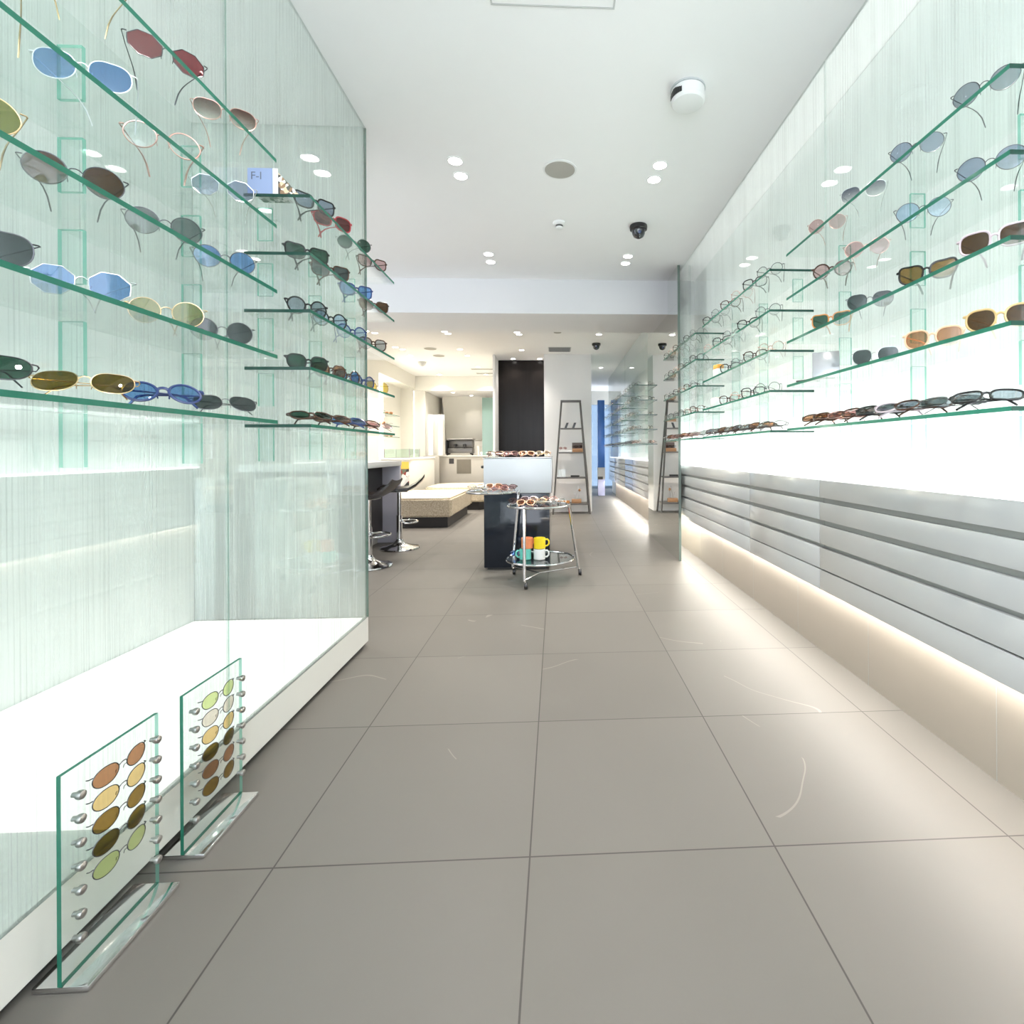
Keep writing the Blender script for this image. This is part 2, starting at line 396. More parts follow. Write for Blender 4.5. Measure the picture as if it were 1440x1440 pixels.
G1 = 'downlights in the front ceiling'
for x, y, s in ((-0.56, 2.832, 'near lamp of the pair above the window case'), (-0.557, 2.984, 'rear lamp of the pair beside the round speaker'),
                (0.604, 2.83, 'near lamp of the pair past the big detector'), (0.60, 2.98, 'rear lamp of the pair past the big detector'),
                (-0.552, 4.154, 'first lamp of the pair before the beam, counter side'), (-0.556, 4.324, 'second lamp of the pair before the beam, counter side'),
                (0.612, 4.16, 'first lamp of the pair behind the dome camera'), (0.613, 4.318, 'second lamp of the pair behind the dome camera'),
                (-1.95, 3.45, 'by the white side wall behind the window case'), (-1.95, 4.25, 'over the bar stools behind the window case'),
                (-0.56, 0.9, 'first lamp over the entrance, window-case side'), (0.604, 0.9, 'first lamp over the entrance, drawer-wall side')):
    downlight(x, y, HC, 'round white recessed downlight, ' + s, G1, K_SPOT)
G2 = 'downlights in the rear ceiling'
k = 0
names = ['over the bar', 'over the bar stools', 'over the ottomans', 'by the coffee corner', 'over the display counter', 'before the dark wood panel', 'above the ladder']
for x, y, s in ((-1.447, 6.559, 'first of the pair just past the beam'), (-1.426, 6.676, 'second of the pair just past the beam'),
                (-2.45, 6.55, 'first of the pair by the white side wall'), (-2.376, 6.66, 'second of the pair by the white side wall'),
                (-0.507, 6.575, 'first of the pair above the display counter'), (-0.488, 6.693, 'second of the pair above the display counter'),
                (-1.46, 7.685, 'above the front ottoman'), (-1.442, 8.192, 'above the gap between ottomans'), (-0.527, 7.72, 'alone before the dark wood panel'),
                (-2.392, 7.55, 'first of the pair before the lit niche'), (-2.334, 7.704, 'second of the pair before the lit niche'), (-2.362, 8.21, 'beside the near end of the lit niche'),
                (-2.353, 9.298, 'beside the middle of the lit niche'), (-2.355, 10.2, 'beside the far end of the lit niche'), (-1.44, 9.284, 'above the rear ottoman before the air slots'), (-1.414, 10.18, 'behind the air slots'),
                (-0.717, 8.45, 'in front of the dark wood panel, counter side'), (-0.271, 8.45, 'in front of the dark wood panel, column side'),
                (0.576, 6.509, 'first of the pair before the rear dome camera'), (0.581, 6.667, 'second of the pair before the rear dome camera'), (0.85, 9.32, 'behind the rear dome camera')):
    downlight(x, y, HB, 'small recessed downlight in rear ceiling, ' + s, G2, 9.0 if 8.44 < y < 8.46 else K_SPOT_BACK)
downlight(-2.2, 10.75, 2.25, 'recessed downlight in the coffee alcove soffit, front one', 'alcove downlights', 40)
downlight(-1.9, 11.3, 2.25, 'recessed downlight in the coffee alcove soffit, deeper one', 'alcove downlights', 40)

t = empty('ceiling_speaker', (0.03, 2.895, HC), 0, 'round beige speaker grille in the front ceiling', 'speaker')
MB().lathe([(0.099, 0), (0.099, -0.004), (0.088, -0.006), (0.088, 0)], n=40).obj('rim', M_WHITE, t)
MB().lathe([(0.087, -0.001), (0.087, -0.006), (0.03, -0.0075)], n=40).obj('grille', M_GRILLE, t)
for x, y, r, s in ((0.026, 6.562, 0.05, 'beyond the beam above the display counter'), (-1.901, 7.642, 0.09, 'first of two before the ottomans'), (-1.903, 8.201, 0.09, 'second of two before the ottomans')):
    t = empty('ceiling_speaker', (x, y, HB), 0, 'flat round grey ceiling grille ' + s, 'speaker')
    MB().lathe([(r * 1.1, 0), (r * 1.1, -0.004), (r, -0.006), (r, 0)], n=28).obj('rim', M_WHITE, t)
    MB().lathe([(r * 0.99, -0.001), (r * 0.99, -0.008), (r * 0.3, -0.009)], n=28).obj('grille', M_GRILLE, t)
t = empty('smoke_detector', (0.031, 3.569, HC), 0, 'small white smoke detector behind the round speaker', 'smoke detector')
MB().lathe([(0.046, 0), (0.046, -0.012), (0.036, -0.02), (0.03, -0.021)], n=28).obj('base', M_WHITE, t)
MB().lathe([(0.026, -0.022), (0.026, -0.034)], n=20).obj('sensor_slot', pbr('slot_grey', (0.12, 0.12, 0.12), 0.5), t)
MB().lathe([(0.028, -0.035), (0.026, -0.043), (0.014, -0.048)], n=20).obj('cap', M_WHITE, t)
t = empty('fire_detector', (0.607, 2.235, HC), 0, 'large white drum-shaped detector on the front ceiling', 'detector')
MB().lathe([(0.078, 0), (0.078, -0.006), (0.070, -0.008)], n=36).obj('base', pbr('slot_grey2', (0.5, 0.52, 0.53), 0.5), t)
MB().lathe([(0.074, -0.0085), (0.076, -0.055), (0.068, -0.066), (0.05, -0.07)], n=36).obj('housing', M_WHITE, t)
d = MB()
for i in range(8):
    a0 = PI * 0.98 + i * 0.13; a1 = a0 + 0.12
    d.prism([(0.0768 * math.cos(a0), 0.0768 * math.sin(a0)), (0.0768 * math.cos(a1), 0.0768 * math.sin(a1)), (0.079 * math.cos(a1), 0.079 * math.sin(a1)), (0.079 * math.cos(a0), 0.079 * math.sin(a0))], 'z', -0.052, -0.02 - 0.01 * abs(i - 3.5) / 3.5)
d.obj('dark_window', M_BLACK, t)
def dome(x, y, z, label):
    t = empty('dome_camera', (x, y, z), 0, label, 'security camera', 'black dome cameras')
    MB().lathe([(0.062, 0), (0.064, -0.012), (0.062, -0.03), (0.054, -0.034)], n=32).obj('base', M_BLACK, t)
    MB().lathe([(0.05, -0.035), (0.046, -0.062), (0.034, -0.082), (0.014, -0.092), (0.002, -0.094)], n=32).obj('dome', pbr('smoked_dome', (0.02, 0.022, 0.025), 0.05, coat=0.8), t)
    MB().lathe([(0.011, -0.0001), (0.012, -0.006), (0.004, -0.008)], n=14).obj('lens', pbr('camera_lens', (0.03, 0.05, 0.14), 0.05), t).matrix_local = Matrix.Translation((0, -0.0435, -0.062)) @ Matrix.Rotation(-1.25, 4, 'X')
dome(0.608, 3.60, HC, 'black dome security camera on the front ceiling by the mirror')
dome(0.593, 7.24, HB, 'black dome security camera on the rear ceiling beside the white column')
t = empty('dome_camera', (-2.33, 8.79, HB), 0, 'small grey dome camera on the ceiling before the lit niche', 'security camera')
MB().lathe([(0.07, 0), (0.07, -0.015), (0.055, -0.05), (0.02, -0.075)], n=24).obj('dome', M_GREYP, t)
t = empty('ceiling_hatch', (-0.003, 1.61, HC), 0, 'square white access hatch in the ceiling above the entrance', 'hatch')
h = MB()
for a in ((-0.228, -0.228, 0.228, -0.222), (-0.228, 0.222, 0.228, 0.228), (-0.228, -0.222, -0.222, 0.222), (0.222, -0.222, 0.228, 0.222)):
    h.box(a[0], a[1], -0.003, a[2], a[3], -0.0002)
h.obj('frame', M_GREYP, t)
MB().box(-0.2205, -0.2205, -0.002, 0.2205, 0.2205, -0.0002).obj('panel', M_CEIL, t)
t = empty('air_vent', (0.06, 7.66, HB), 0, 'grey ceiling air vent in front of the white column', 'vent')
h = MB().box(-0.175, -0.16, -0.004, 0.175, 0.16, -0.0002)
h.obj('frame', M_GREYP, t)
h = MB()
for i in range(9): h.box(-0.16, -0.145 + i * 0.034, -0.012, 0.16, -0.13 + i * 0.034, -0.005)
h.obj('louvre', pbr('vent_grey', (0.26, 0.26, 0.26), 0.5), t)
for y, a, b, s in ((9.52, -1.60, -1.03, 'front'), (10.03, -1.58, -1.03, 'rear')):
    t = empty('air_slot', ((a + b) / 2, y, HB), 0, 'long narrow ceiling air slot before the alcove, %s one of two' % s, 'vent', 'ceiling air slots')
    MB().box(-(b - a) / 2, -0.05, -0.006, (b - a) / 2, 0.05, -0.0002).obj('slot', pbr('slot_beige', (0.45, 0.43, 0.38), 0.6), t)

# ------------------------------------------------------------------ glass shelves
LEV = [1.772, 1.594, 1.417, 1.240, 1.063]
LNAME = ['top', 'second', 'third', 'fourth', 'bottom']
BAY = {'L': 'front window-case', 'F': 'rear window-case', 'R': 'first drawer-wall', 'M': 'middle drawer-wall', 'T': 'mirror-side drawer-wall',
       'S': 'first beyond-mirror', 'U': 'second beyond-mirror', 'V': 'pillar-side beyond-mirror'}
def shelf(bay, lv, xw, xf, y0, y1, fins, th=0.010):
    z = LEV[lv]
    t = empty('glass_shelf', ((xw + xf) / 2, (y0 + y1) / 2, z - th), 0, '%s glass shelf of the %s bay, green edged, holding eyewear' % (LNAME[lv], BAY[bay]), 'shelf', 'green glass shelves')
    hx, hy = abs(xf - xw) / 2, (y1 - y0) / 2
    s = 1 if xf > xw else -1
    MB().box(-hx, -hy, 0, hx, hy, th, [0, 0, 3, 1 if s > 0 else 0, 0, 0 if s > 0 else 1]).obj('glass_plate', [M_GLASS, M_EDGE, M_FINEDGE, M_ENDEDGE], t)
    for fy in fins:
        y = fy - (y0 + y1) / 2
        a, b = (-s * hx), (-s * hx + s * 0.046)
        MB().box(min(a, b) , y - 0.004, -0.105, max(a, b), y + 0.004, -0.0006, [1, 1, 0, 1, 0, 1]).obj('bracket', [M_FIN, M_FINEDGE], t)
for i in range(5):
    shelf('L', i, XL + 0.0006, -0.755, 0.388, 1.388, (0.46, 0.72, 1.005, 1.32))
    shelf('F', i, XL + 0.0006, -0.755, 1.572, 2.371, (1.645, 1.975, 2.30))
    shelf('R', i, XR - 0.0006, 0.941, 0.985, 1.985, (1.12, 1.48, 1.866))
    shelf('M', i, XR - 0.0006, 0.941, 2.142, 3.15, (2.24, 2.62, 3.03))
    shelf('T', i, XR - 0.0006, 0.941, 3.31, 4.31, (3.42, 3.8, 4.2))
    shelf('S', i, XR - 0.0006, 0.941, 5.93, 6.93, (6.05, 6.8))
    shelf('U', i, XR - 0.0006, 0.941, 7.10, 8.10, (7.2, 8.0))
    shelf('V', i, XR - 0.0006, 0.941, 8.35, 9.75, (8.5, 9.6))

# ------------------------------------------------------------------ eyewear
RIM = {'gold': pbr('rim_gold', (0.72, 0.52, 0.30), 0.25, 1.0), 'silver': pbr('rim_silver', (0.72, 0.72, 0.73), 0.2, 1.0),
       'gun': pbr('rim_gunmetal', (0.10, 0.10, 0.11), 0.3, 1.0), 'black': pbr('rim_black', (0.008, 0.008, 0.009), 0.25, coat=0.1),
       'tort': pbr('rim_tortoise', (0.055, 0.02, 0.01), 0.2, var=0.9, scale=90, coat=0.2), 'clear': pbr('rim_clear', (0.80, 0.84, 0.84), 0.15, var=0.02),
       'rose': pbr('rim_rose', (0.70, 0.42, 0.36), 0.25, 1.0), 'amber': pbr('rim_amber', (0.62, 0.25, 0.07), 0.2, coat=0.5), 'peach': pbr('rim_peach', (0.85, 0.55, 0.36), 0.25),
       'honey': pbr('rim_honey', (0.62, 0.44, 0.20), 0.2), 'mauve': pbr('rim_mauve', (0.55, 0.46, 0.50), 0.2), 'white': pbr('rim_white', (0.8, 0.8, 0.8), 0.3),
       'red': pbr('rim_red', (0.35, 0.04, 0.05), 0.25), 'navy': pbr('rim_navy', (0.03, 0.05, 0.15), 0.2)}
def LN(name, c, grad=None): return glass('lens_' + name, c, 0.05, grad=grad)
LENS = {'blue': LN('blue', (0.42, 0.60, 0.84)), 'paleblue': LN('pale_blue', (0.70, 0.80, 0.90)), 'red': LN('red', (0.62, 0.28, 0.30)), 'brown': LN('brown', (0.32, 0.22, 0.13)),
        'browngrad': LN('brown_fade', (0.34, 0.20, 0.15), (0.92, 0.90, 0.86)), 'greygrad': LN('grey_fade', (0.32, 0.33, 0.40), (0.92, 0.92, 0.92)),
        'clear': LN('clear', (0.94, 0.96, 0.95)), 'greyblue': LN('grey_blue', (0.62, 0.67, 0.76)), 'grey': LN('grey', (0.50, 0.53, 0.53)), 'olive': LN('olive', (0.60, 0.60, 0.36)),
        'green': LN('green', (0.22, 0.36, 0.30)), 'dark': LN('dark', (0.30, 0.33, 0.34)), 'gold': LN('gold', (0.55, 0.42, 0.20)), 'smoke': LN('smoke', (0.62, 0.66, 0.70)),
        'pink': LN('pink', (0.82, 0.68, 0.68)), 'winered': LN('wine_red', (0.42, 0.22, 0.22)), 'lime': LN('lime', (0.88, 0.92, 0.64)), 'palepeach': LN('pale_peach', (0.94, 0.88, 0.82)),
        'orange': LN('orange', (0.92, 0.77, 0.52)), 'umber': LN('umber', (0.42, 0.34, 0.12)), 'copper': LN('copper', (0.72, 0.50, 0.36)), 'yellow': LN('yellow', (0.90, 0.80, 0.42))}
RIMWORD = {'gold': 'gold-rimmed', 'silver': 'silver-rimmed', 'gun': 'gunmetal-rimmed', 'black': 'black', 'tort': 'tortoiseshell', 'clear': 'clear-framed', 'rose': 'rose-gold', 'amber': 'amber',
           'peach': 'peach-framed', 'honey': 'honey-framed', 'mauve': 'mauve-framed', 'white': 'white-framed', 'red': 'red-framed', 'navy': 'navy-framed'}
LENSWORD = {'blue': 'blue', 'paleblue': 'pale blue', 'red': 'red', 'brown': 'brown', 'browngrad': 'fading brown', 'greygrad': 'fading grey', 'clear': 'clear', 'greyblue': 'grey-blue', 'grey': 'grey',
            'olive': 'olive', 'green': 'green', 'dark': 'dark', 'gold': 'bronze', 'smoke': 'smoky', 'pink': 'pink', 'winered': 'wine-red', 'lime': 'lime', 'palepeach': 'pale peach', 'orange': 'orange', 'umber': 'umber', 'copper': 'copper', 'yellow': 'yellow'}
SHAPE = {  # width, height, superellipse exponent, outer lift, top flatness
    'round': (0.053, 0.052, 2.0, 0.0, 0.0), 'panto': (0.055, 0.050, 2.3, 0.002, 0.10), 'square': (0.056, 0.047, 3.2, 0.001, 0.0),
    'wayfarer': (0.056, 0.049, 2.9, 0.006, 0.12), 'hex': (0.057, 0.051, 2.2, 0.0, 0.0), 'cat': (0.056, 0.047, 2.5, 0.009, 0.10), 'oval': (0.052, 0.037, 2.2, 0.0, 0.0)}
SIDE = 0.0352
def outline(shape, n=28):
    if shape == 'hex': n = 32
    W, H, ex, lift, flat = SHAPE[shape]; pts = []
    for i in range(n):
        a = 2 * PI * i / n
        c, s = math.cos(a), math.sin(a)
        if shape == 'hex':
            k = math.cos(PI / 8) / math.cos(((a + PI / 8) % (PI / 4)) - PI / 8); k = 1.02 * k
            x, z = W / 2 * k * c, H / 2 * k * s
        else:
            x = W / 2 * math.copysign(abs(c) ** (2 / ex), c); z = H / 2 * math.copysign(abs(s) ** (2 / ex), s)
        if z > 0: z *= 1 - flat * (1 - abs(c))
        else: x *= 1 - 0.10 * abs(s)
        if x > 0 and z > 0: z += lift * (x / (W / 2)) ** 2      # +x is the outer side
        pts.append((x, z))
    return pts
def wrap(x): return 1.6 * x * x       # the front curves back towards the temples
ACE = {'black', 'tort', 'amber', 'peach', 'honey', 'mauve', 'red', 'navy'}
MESHES = {}
def eyewear_mesh(shape, rim, lens, thin):
    key = (shape, rim, lens, thin)
    if key in MESHES: return MESHES[key]
    W, H = SHAPE[shape][:2]; ol = outline(shape)
    heavy = rim in ACE and not thin
    rr = 0.0026 if heavy else (0.0014 if lens == 'clear' else 0.00095)
    fr = MB(); out = {}
    for sd in (-1, 1):
        fr.tube([(sd * (SIDE + x), wrap(SIDE + x), z) for x, z in ol], rr * (1.0 if not heavy else 1.0), 6, True)
        lm = MB(); n = len(ol); v = []; f = []
        for yy in (-0.0006, 0.0006):
            v.append((sd * SIDE, wrap(SIDE) - 0.0012 + yy, 0.0))
            for k in (0.5, 0.97):
                for x, z in ol: v.append((sd * (SIDE + x * k), wrap(SIDE + x * k) - 0.0012 * (1 - k * k) + yy, z * k))
        m_ = 1 + 2 * n
        for q in range(2):
            o = q * m_
            for i in range(n):
                j = (i + 1) % n
                f.append((o, o + 1 + i, o + 1 + j)); f.append((o + 1 + i, o + 1 + n + i, o + 1 + n + j, o + 1 + j))
        for i in range(n):
            j = (i + 1) % n; f.append((1 + n + i, 1 + n + j, m_ + 1 + n + j, m_ + 1 + n + i))
        lm.add(v, f, 0, True); out['lens%d' % sd] = lm.mesh('lens', LENS[lens])
        # end piece
        ex = sd * (SIDE + W / 2 + 0.0005); ez = H * 0.28
        fr.tube([(ex - sd * 0.002, wrap(abs(ex)), ez), (ex + sd * 0.004, wrap(abs(ex)) + 0.002, ez), (ex + sd * 0.005, wrap(abs(ex)) + 0.006, ez)], rr * 1.25, 6)
        # nose pad
        fr.tube([(sd * 0.0125, 0.001, -0.002), (sd * 0.0095, 0.006, -0.006), (sd * 0.009, 0.007, -0.012)], 0.0007 if not heavy else 0.0014, 5)
        tm = MB(); hx = ex + sd * 0.005; hy = wrap(abs(ex)) + 0.006; out['hinge'] = (abs(hx), hy)
        tp = [(hx, hy, ez), (hx - sd * 0.001, hy + 0.04, ez - 0.001), (hx - sd * 0.004, hy + 0.085, ez - 0.003), (hx - sd * 0.006, hy + 0.102, ez - 0.007),
              (hx - sd * 0.008, hy + 0.118, ez - 0.017), (hx - sd * 0.010, hy + 0.130, -H / 2 + 0.0012)]
        rt = 0.0019 if heavy else (0.0013 if lens == 'clear' else 0.0009)
        tm.tube(tp, [rt, rt, rt, rt * 1.2, rt * 1.5, rt * 1.3], 6); out['temple%d' % sd] = tm.mesh('temple', RIM[rim])
        # folded temple: swings across behind the front
        tm = MB(); hy2 = hy + 0.001 + (0.005 if sd > 0 else 0.0)
        tp = [(hx, hy, ez), (hx - sd * 0.003, hy2 + 0.001, ez), (hx - sd * 0.05, hy2 + 0.003, ez - 0.001), (hx - sd * 0.09, hy2 + 0.004, ez - 0.003),
              (hx - sd * 0.105, hy2 + 0.004, ez - 0.009), (hx - sd * 0.122, hy2 + 0.004, -H / 2 + 0.002)]
        tm.tube(tp, [rt, rt, rt, rt * 1.2, rt * 1.5, rt * 1.3], 6); out['fold%d' % sd] = tm.mesh('temple', RIM[rim])
    # bridge
    bz = H * 0.12; bx = SIDE - W / 2 + 0.001
    fr.tube([(-bx, wrap(bx), bz - 0.001), (-bx * 0.5, -0.001, bz + 0.003), (0, -0.0015, bz + 0.004), (bx * 0.5, -0.001, bz + 0.003), (bx, wrap(bx), bz - 0.001)], rr * 1.1, 6)
    out['frame'] = fr.mesh('frame', RIM[rim]); out['H'] = H
    MESHES[key] = out; return out
PROTO = {}
def eyewear(x, y, z, yaw, spec, label, group, folded=False, tilt=0.0, swing=0.0, lie=0.8):
    """z is the height of the surface it stands on"""
    shape, rim, lens, thin = spec
    key = (spec, folded)
    m = eyewear_mesh(*spec); H = m['H']
    if key not in PROTO:
        kind = 'eyeglasses' if lens in ('clear',) else 'sunglasses'
        o = bpy.data.objects.new(kind, m['frame']); C.objects.link(o)
        for sd in (-1, 1):
            l = bpy.data.objects.new('lens', m['lens%d' % sd]); C.objects.link(l); l.parent = o
            t_ = bpy.data.objects.new('temple', m[('fold%d' if folded else 'temple%d') % sd]); C.objects.link(t_); t_.parent = o
        o['category'] = 'eyeglasses' if lens == 'clear' else 'sunglasses'
        PROTO[key] = o
    else:
        s = PROTO[key]; o = s.copy(); C.objects.link(o)
        for ch in s.children:
            d = ch.copy(); C.objects.link(d); d.parent = o
    o['label'] = label; o['group'] = group
    if swing and not folded:          # temples turned inwards about their hinges
        for ch in o.children:
            if ch.name.startswith('temple'):
                sd = 1 if ch.data == m['temple1'] else -1
                h = Vector((sd * m['hinge'][0], m['hinge'][1], 0)); a = sd * math.radians(swing)
                ch.rotation_euler = (0, 0, a); ch.location = h - Matrix.Rotation(a, 3, 'Z') @ h
    rt = 0.0026 if (rim in ACE and not thin) else 0.001
    if folded:
        tl = lie
        low = min(min(-v.co.y * math.sin(tl) + v.co.z * math.cos(tl) for v in q.vertices) for q in (m['frame'], m['fold1'], m['fold-1']))
        o.rotation_euler = (-tl, 0, math.radians(yaw))
        o.location = (x, y, z - low + 0.0006)
    else:
        o.rotation_euler = (-math.radians(tilt), 0, math.radians(yaw)); o.location = (x, y, z + H / 2 + rt + 0.0004)
    return o
ORD = ['first', 'second', 'third', 'fourth', 'fifth', 'sixth', 'seventh', 'eighth', 'ninth', 'tenth', 'eleventh', 'twelfth']
def desc(spec):
    shape, rim, lens, thin = spec
    sw = {'wayfarer': 'angular', 'hex': 'octagonal', 'cat': 'upswept', 'panto': 'rounded', 'square': 'square', 'round': 'round', 'oval': 'oval'}[shape]
    if lens == 'clear': return '%s %s eyeglasses' % (RIMWORD[rim], sw)
    return '%s %s sunglasses with %s lenses' % (RIMWORD[rim], sw, LENSWORD[lens])
def row(bay, lv, items, folded=False):
    for i, (x, y, yaw, shape, rim, lens) in enumerate(items):
        thin = rim in ('clear', 'white') and False
        spec = (shape, rim, lens, thin)
        if not folded:    # keep the lens centres on their sight lines for taller lenses
            k = (LEV[lv] + SHAPE[shape][1] / 2 + 0.0025 - 0.9737) / (LEV[lv] + 0.022 - 0.9737); x *= k; y *= k
        eyewear(x, y, LEV[lv], yaw, spec, '%s%s, %s along the %s %s shelf' % ('folded ' if folded else '', desc(spec), ORD[i], LNAME[lv], BAY[bay]),
                'eyewear on the %s %s shelf' % (LNAME[lv], BAY[bay]), folded, swing=(28 if (bay, lv) == ('L', 3) else 12) if bay in 'LR' else (30 if bay == 'F' else 24), lie=0.72 if bay == 'L' else 1.0)
X1 = -0.79
row('L', 0, [(X1, 0.69, 40, 'panto', 'gold', 'smoke'), (X1, 0.872, 42, 'round', 'gold', 'paleblue'), (-0.791, 1.057, 45, 'hex', 'gun', 'red'), (-0.792, 1.237, 33, 'panto', 'rose', 'browngrad')])
row('L', 1, [(X1, 0.68, 30, 'round', 'gold', 'smoke'), (-0.785, 0.866, 24, 'panto', 'clear', 'blue'), (-0.80, 1.055, 34, 'round', 'rose', 'clear'), (-0.80, 1.239, 26, 'hex', 'silver', 'greyblue')])
row('L', 2, [(X1, 0.69, 42, 'round', 'gold', 'olive'), (-0.797, 0.866, 43, 'round', 'gun', 'brown'), (-0.791, 1.049, 42, 'round', 'gun', 'grey'), (-0.788, 1.228, 40, 'round', 'gun', 'blue')])
row('L', 3, [(X1, 0.705, 40, 'panto', 'gun', 'dark'), (-0.793, 0.872, 34, 'hex', 'silver', 'blue'), (-0.789, 1.048, 30, 'round', 'gold', 'olive'), (-0.782, 1.206, 38, 'round', 'gun', 'dark')])
row('L', 4, [(X1, 0.70, 40, 'panto', 'gun', 'green'), (X1, 0.872, 32, 'panto', 'gold', 'umber'), (X1, 1.04, 44, 'round', 'navy', 'blue'), (X1, 1.23, 44, 'panto', 'gun', 'dark')], True)
row('F', 0, [(-0.786, 1.675, 50, 'wayfarer', 'black', 'greyblue'), (-0.785, 1.802, 46, 'square', 'red', 'winered'), (-0.785, 1.989, 35, 'round', 'gun', 'green'), (-0.787, 2.19, 48, 'cat', 'tort', 'pink')])
row('F', 1, [(-0.795, 1.638, 42, 'wayfarer', 'black', 'green'), (-0.79, 1.795, 45, 'wayfarer', 'tort', 'dark'), (-0.785, 2.008, 46, 'wayfarer', 'navy', 'blue'), (-0.79, 2.215, 44, 'cat', 'tort', 'brown')])
row('F', 2, [(-0.79, 1.63, 52, 'round', 'black', 'smoke'), (-0.785, 1.78, 55, 'round', 'black', 'paleblue'), (-0.785, 1.965, 55, 'round', 'navy', 'paleblue'), (-0.78, 2.17, 50, 'panto', 'tort', 'smoke')])
row('F', 3, [(-0.79, 1.63, 50, 'panto', 'black', 'green'), (-0.79, 1.79, 62, 'panto', 'tort', 'copper'), (-0.787, 1.93, 68, 'round', 'tort', 'blue'), (-0.785, 2.075, 66, 'round', 'navy', 'greyblue'), (-0.785, 2.24, 60, 'round', 'gold', 'yellow')])
row('F', 4, [(-0.79, 1.65, 46, 'panto', 'tort', 'green'), (-0.79, 1.80, 46, 'panto', 'tort', 'copper'), (-0.79, 1.94, 46, 'panto', 'navy', 'blue'), (-0.79, 2.10, 46, 'panto', 'tort', 'pink'), (-0.79, 2.26, 46, 'panto', 'gun', 'pink')], True)
X2 = 0.972
row('R', 0, [(0.970, 1.077, -55, 'round', 'gun', 'smoke'), (0.978, 1.302, -45, 'round', 'gun', 'greyblue'), (0.974, 1.53, -41, 'panto', 'silver', 'greygrad'), (0.982, 1.756, -40, 'round', 'rose', 'pink')])
row('R', 1, [(0.976, 1.07, -48, 'round', 'gun', 'greyblue'), (0.983, 1.283, -32, 'round', 'gun', 'paleblue'), (0.985, 1.529, -32, 'round', 'rose', 'pink'), (0.985, 1.727, -36, 'round', 'tort', 'pink')])
row('R', 2, [(0.970, 1.054, -50, 'square', 'mauve', 'brown'), (0.97, 1.256, -47, 'cat', 'black', 'gold'), (0.973, 1.496, -36, 'panto', 'gun', 'dark'), (0.98, 1.728, -42, 'wayfarer', 'amber', 'green')])
row('R', 3, [(0.97, 1.04, -52, 'panto', 'honey', 'brown'), (0.968, 1.235, -50, 'panto', 'peach', 'copper'), (0.97, 1.47, -45, 'panto', 'silver', 'dark')])
row('R', 4, [(X2, 1.08, -48, 'square', 'black', 'smoke'), (X2, 1.18, -48, 'square', 'gun', 'grey'), (X2, 1.275, -48, 'panto', 'tort', 'smoke'), (X2, 1.36, -48, 'panto', 'mauve', 'smoke'), (X2, 1.45, -48, 'square', 'black', 'grey'),
             (X2, 1.53, -48, 'panto', 'tort', 'pink'), (X2, 1.615, -48, 'panto', 'rose', 'pink'), (X2, 1.71, -48, 'panto', 'tort', 'copper'), (X2, 1.79, -48, 'panto', 'tort', 'copper')], True)
opt = [('round', 'gun', 'clear'), ('panto', 'black', 'clear'), ('round', 'gun', 'clear'), ('panto', 'tort', 'clear'), ('round', 'rose', 'clear'), ('square', 'black', 'clear')]
for i in range(4):
    ys = {0: (2.22, 2.39, 2.56, 2.73, 2.9, 3.07), 1: (2.24, 2.47, 2.7, 2.87, 3.05), 2: (2.21, 2.39, 2.57, 2.74), 3: (2.25, 2.42, 2.58, 2.76)}[i]
    row('M', i, [(X2, y, -52, *opt[(k * 5 + i * 2) % 6]) for k, y in enumerate(ys)])
    row('T', i, [(X2, 3.4 + k * 0.165, -56, *opt[(k + i) % 6]) for k in range(6)])
row('M', 4, [(X2, 2.2 + k * 0.115, -48, *[('panto', 'gun', 'clear'), ('panto', 'tort', 'copper'), ('square', 'gun', 'clear'), ('panto', 'tort', 'smoke')][k % 4]) for k in range(9)], True)
row('T', 4, [(X2, 3.38 + k * 0.14, -48, *[('panto', 'gun', 'clear'), ('panto', 'rose', 'pink'), ('panto', 'tort', 'copper')][k % 3]) for k in range(7)], True)
for i in range(5):
    row('S', i, [(X2, 6.02 + k * 0.2, -44, *opt[(k + i) % 6]) for k in range(5)], i == 4)
    row('U', i, [(X2, 7.2 + k * 0.25, -44, *opt[(k + i + 2) % 6]) for k in range(4)], i == 4)
    row('V', i, [(X2, 8.5 + k * 0.36, -44, *opt[(k + i + 3) % 6]) for k in range(4)], i == 4)
# ------------------------------------------------------------------ small things on the shelves
t = empty('display_box', (0.972, 2.93, LEV[2]), 0.2, 'small white display box with an orange top, on the third middle drawer-wall shelf', 'box')
MB().bbox(-0.022, -0.03, 0, 0.022, 0.03, 0.045, 0.002).obj('box_body', M_WHITE, t)
MB().bbox(-0.02, -0.028, 0.0455, 0.02, 0.028, 0.07, 0.002).obj('box_top', pbr('orange_card', (0.9, 0.42, 0.08), 0.5), t)
t = empty('display_box', (0.972, 2.97, LEV[3]), 0.15, 'small plain white display box on the fourth middle drawer-wall shelf', 'box')
MB().bbox(-0.024, -0.035, 0, 0.024, 0.035, 0.05, 0.002).obj('box_body', M_WHITE, t)
MB().bbox(-0.02, -0.03, 0.0505, 0.02, 0.03, 0.056, 0.002).obj('box_lid', pbr('pale_card', (0.75, 0.7, 0.62), 0.5), t)
t = empty('display_mirror', (0.985, 1.77, LEV[3]), -0.5, 'small tilted grey mirror card on the fourth first drawer-wall shelf', 'mirror')
MB().bbox(-0.045, -0.002, 0, 0.045, 0.002, 0.10, 0.0015).obj('mirror_face', pbr('grey_mirror', (0.55, 0.55, 0.57), 0.12, 0.7), t).rotation_euler = (-0.25, 0, 0)
MB().box(-0.03, 0.0, 0, 0.03, 0.05, 0.004).obj('stand_foot', M_BLACK, t)
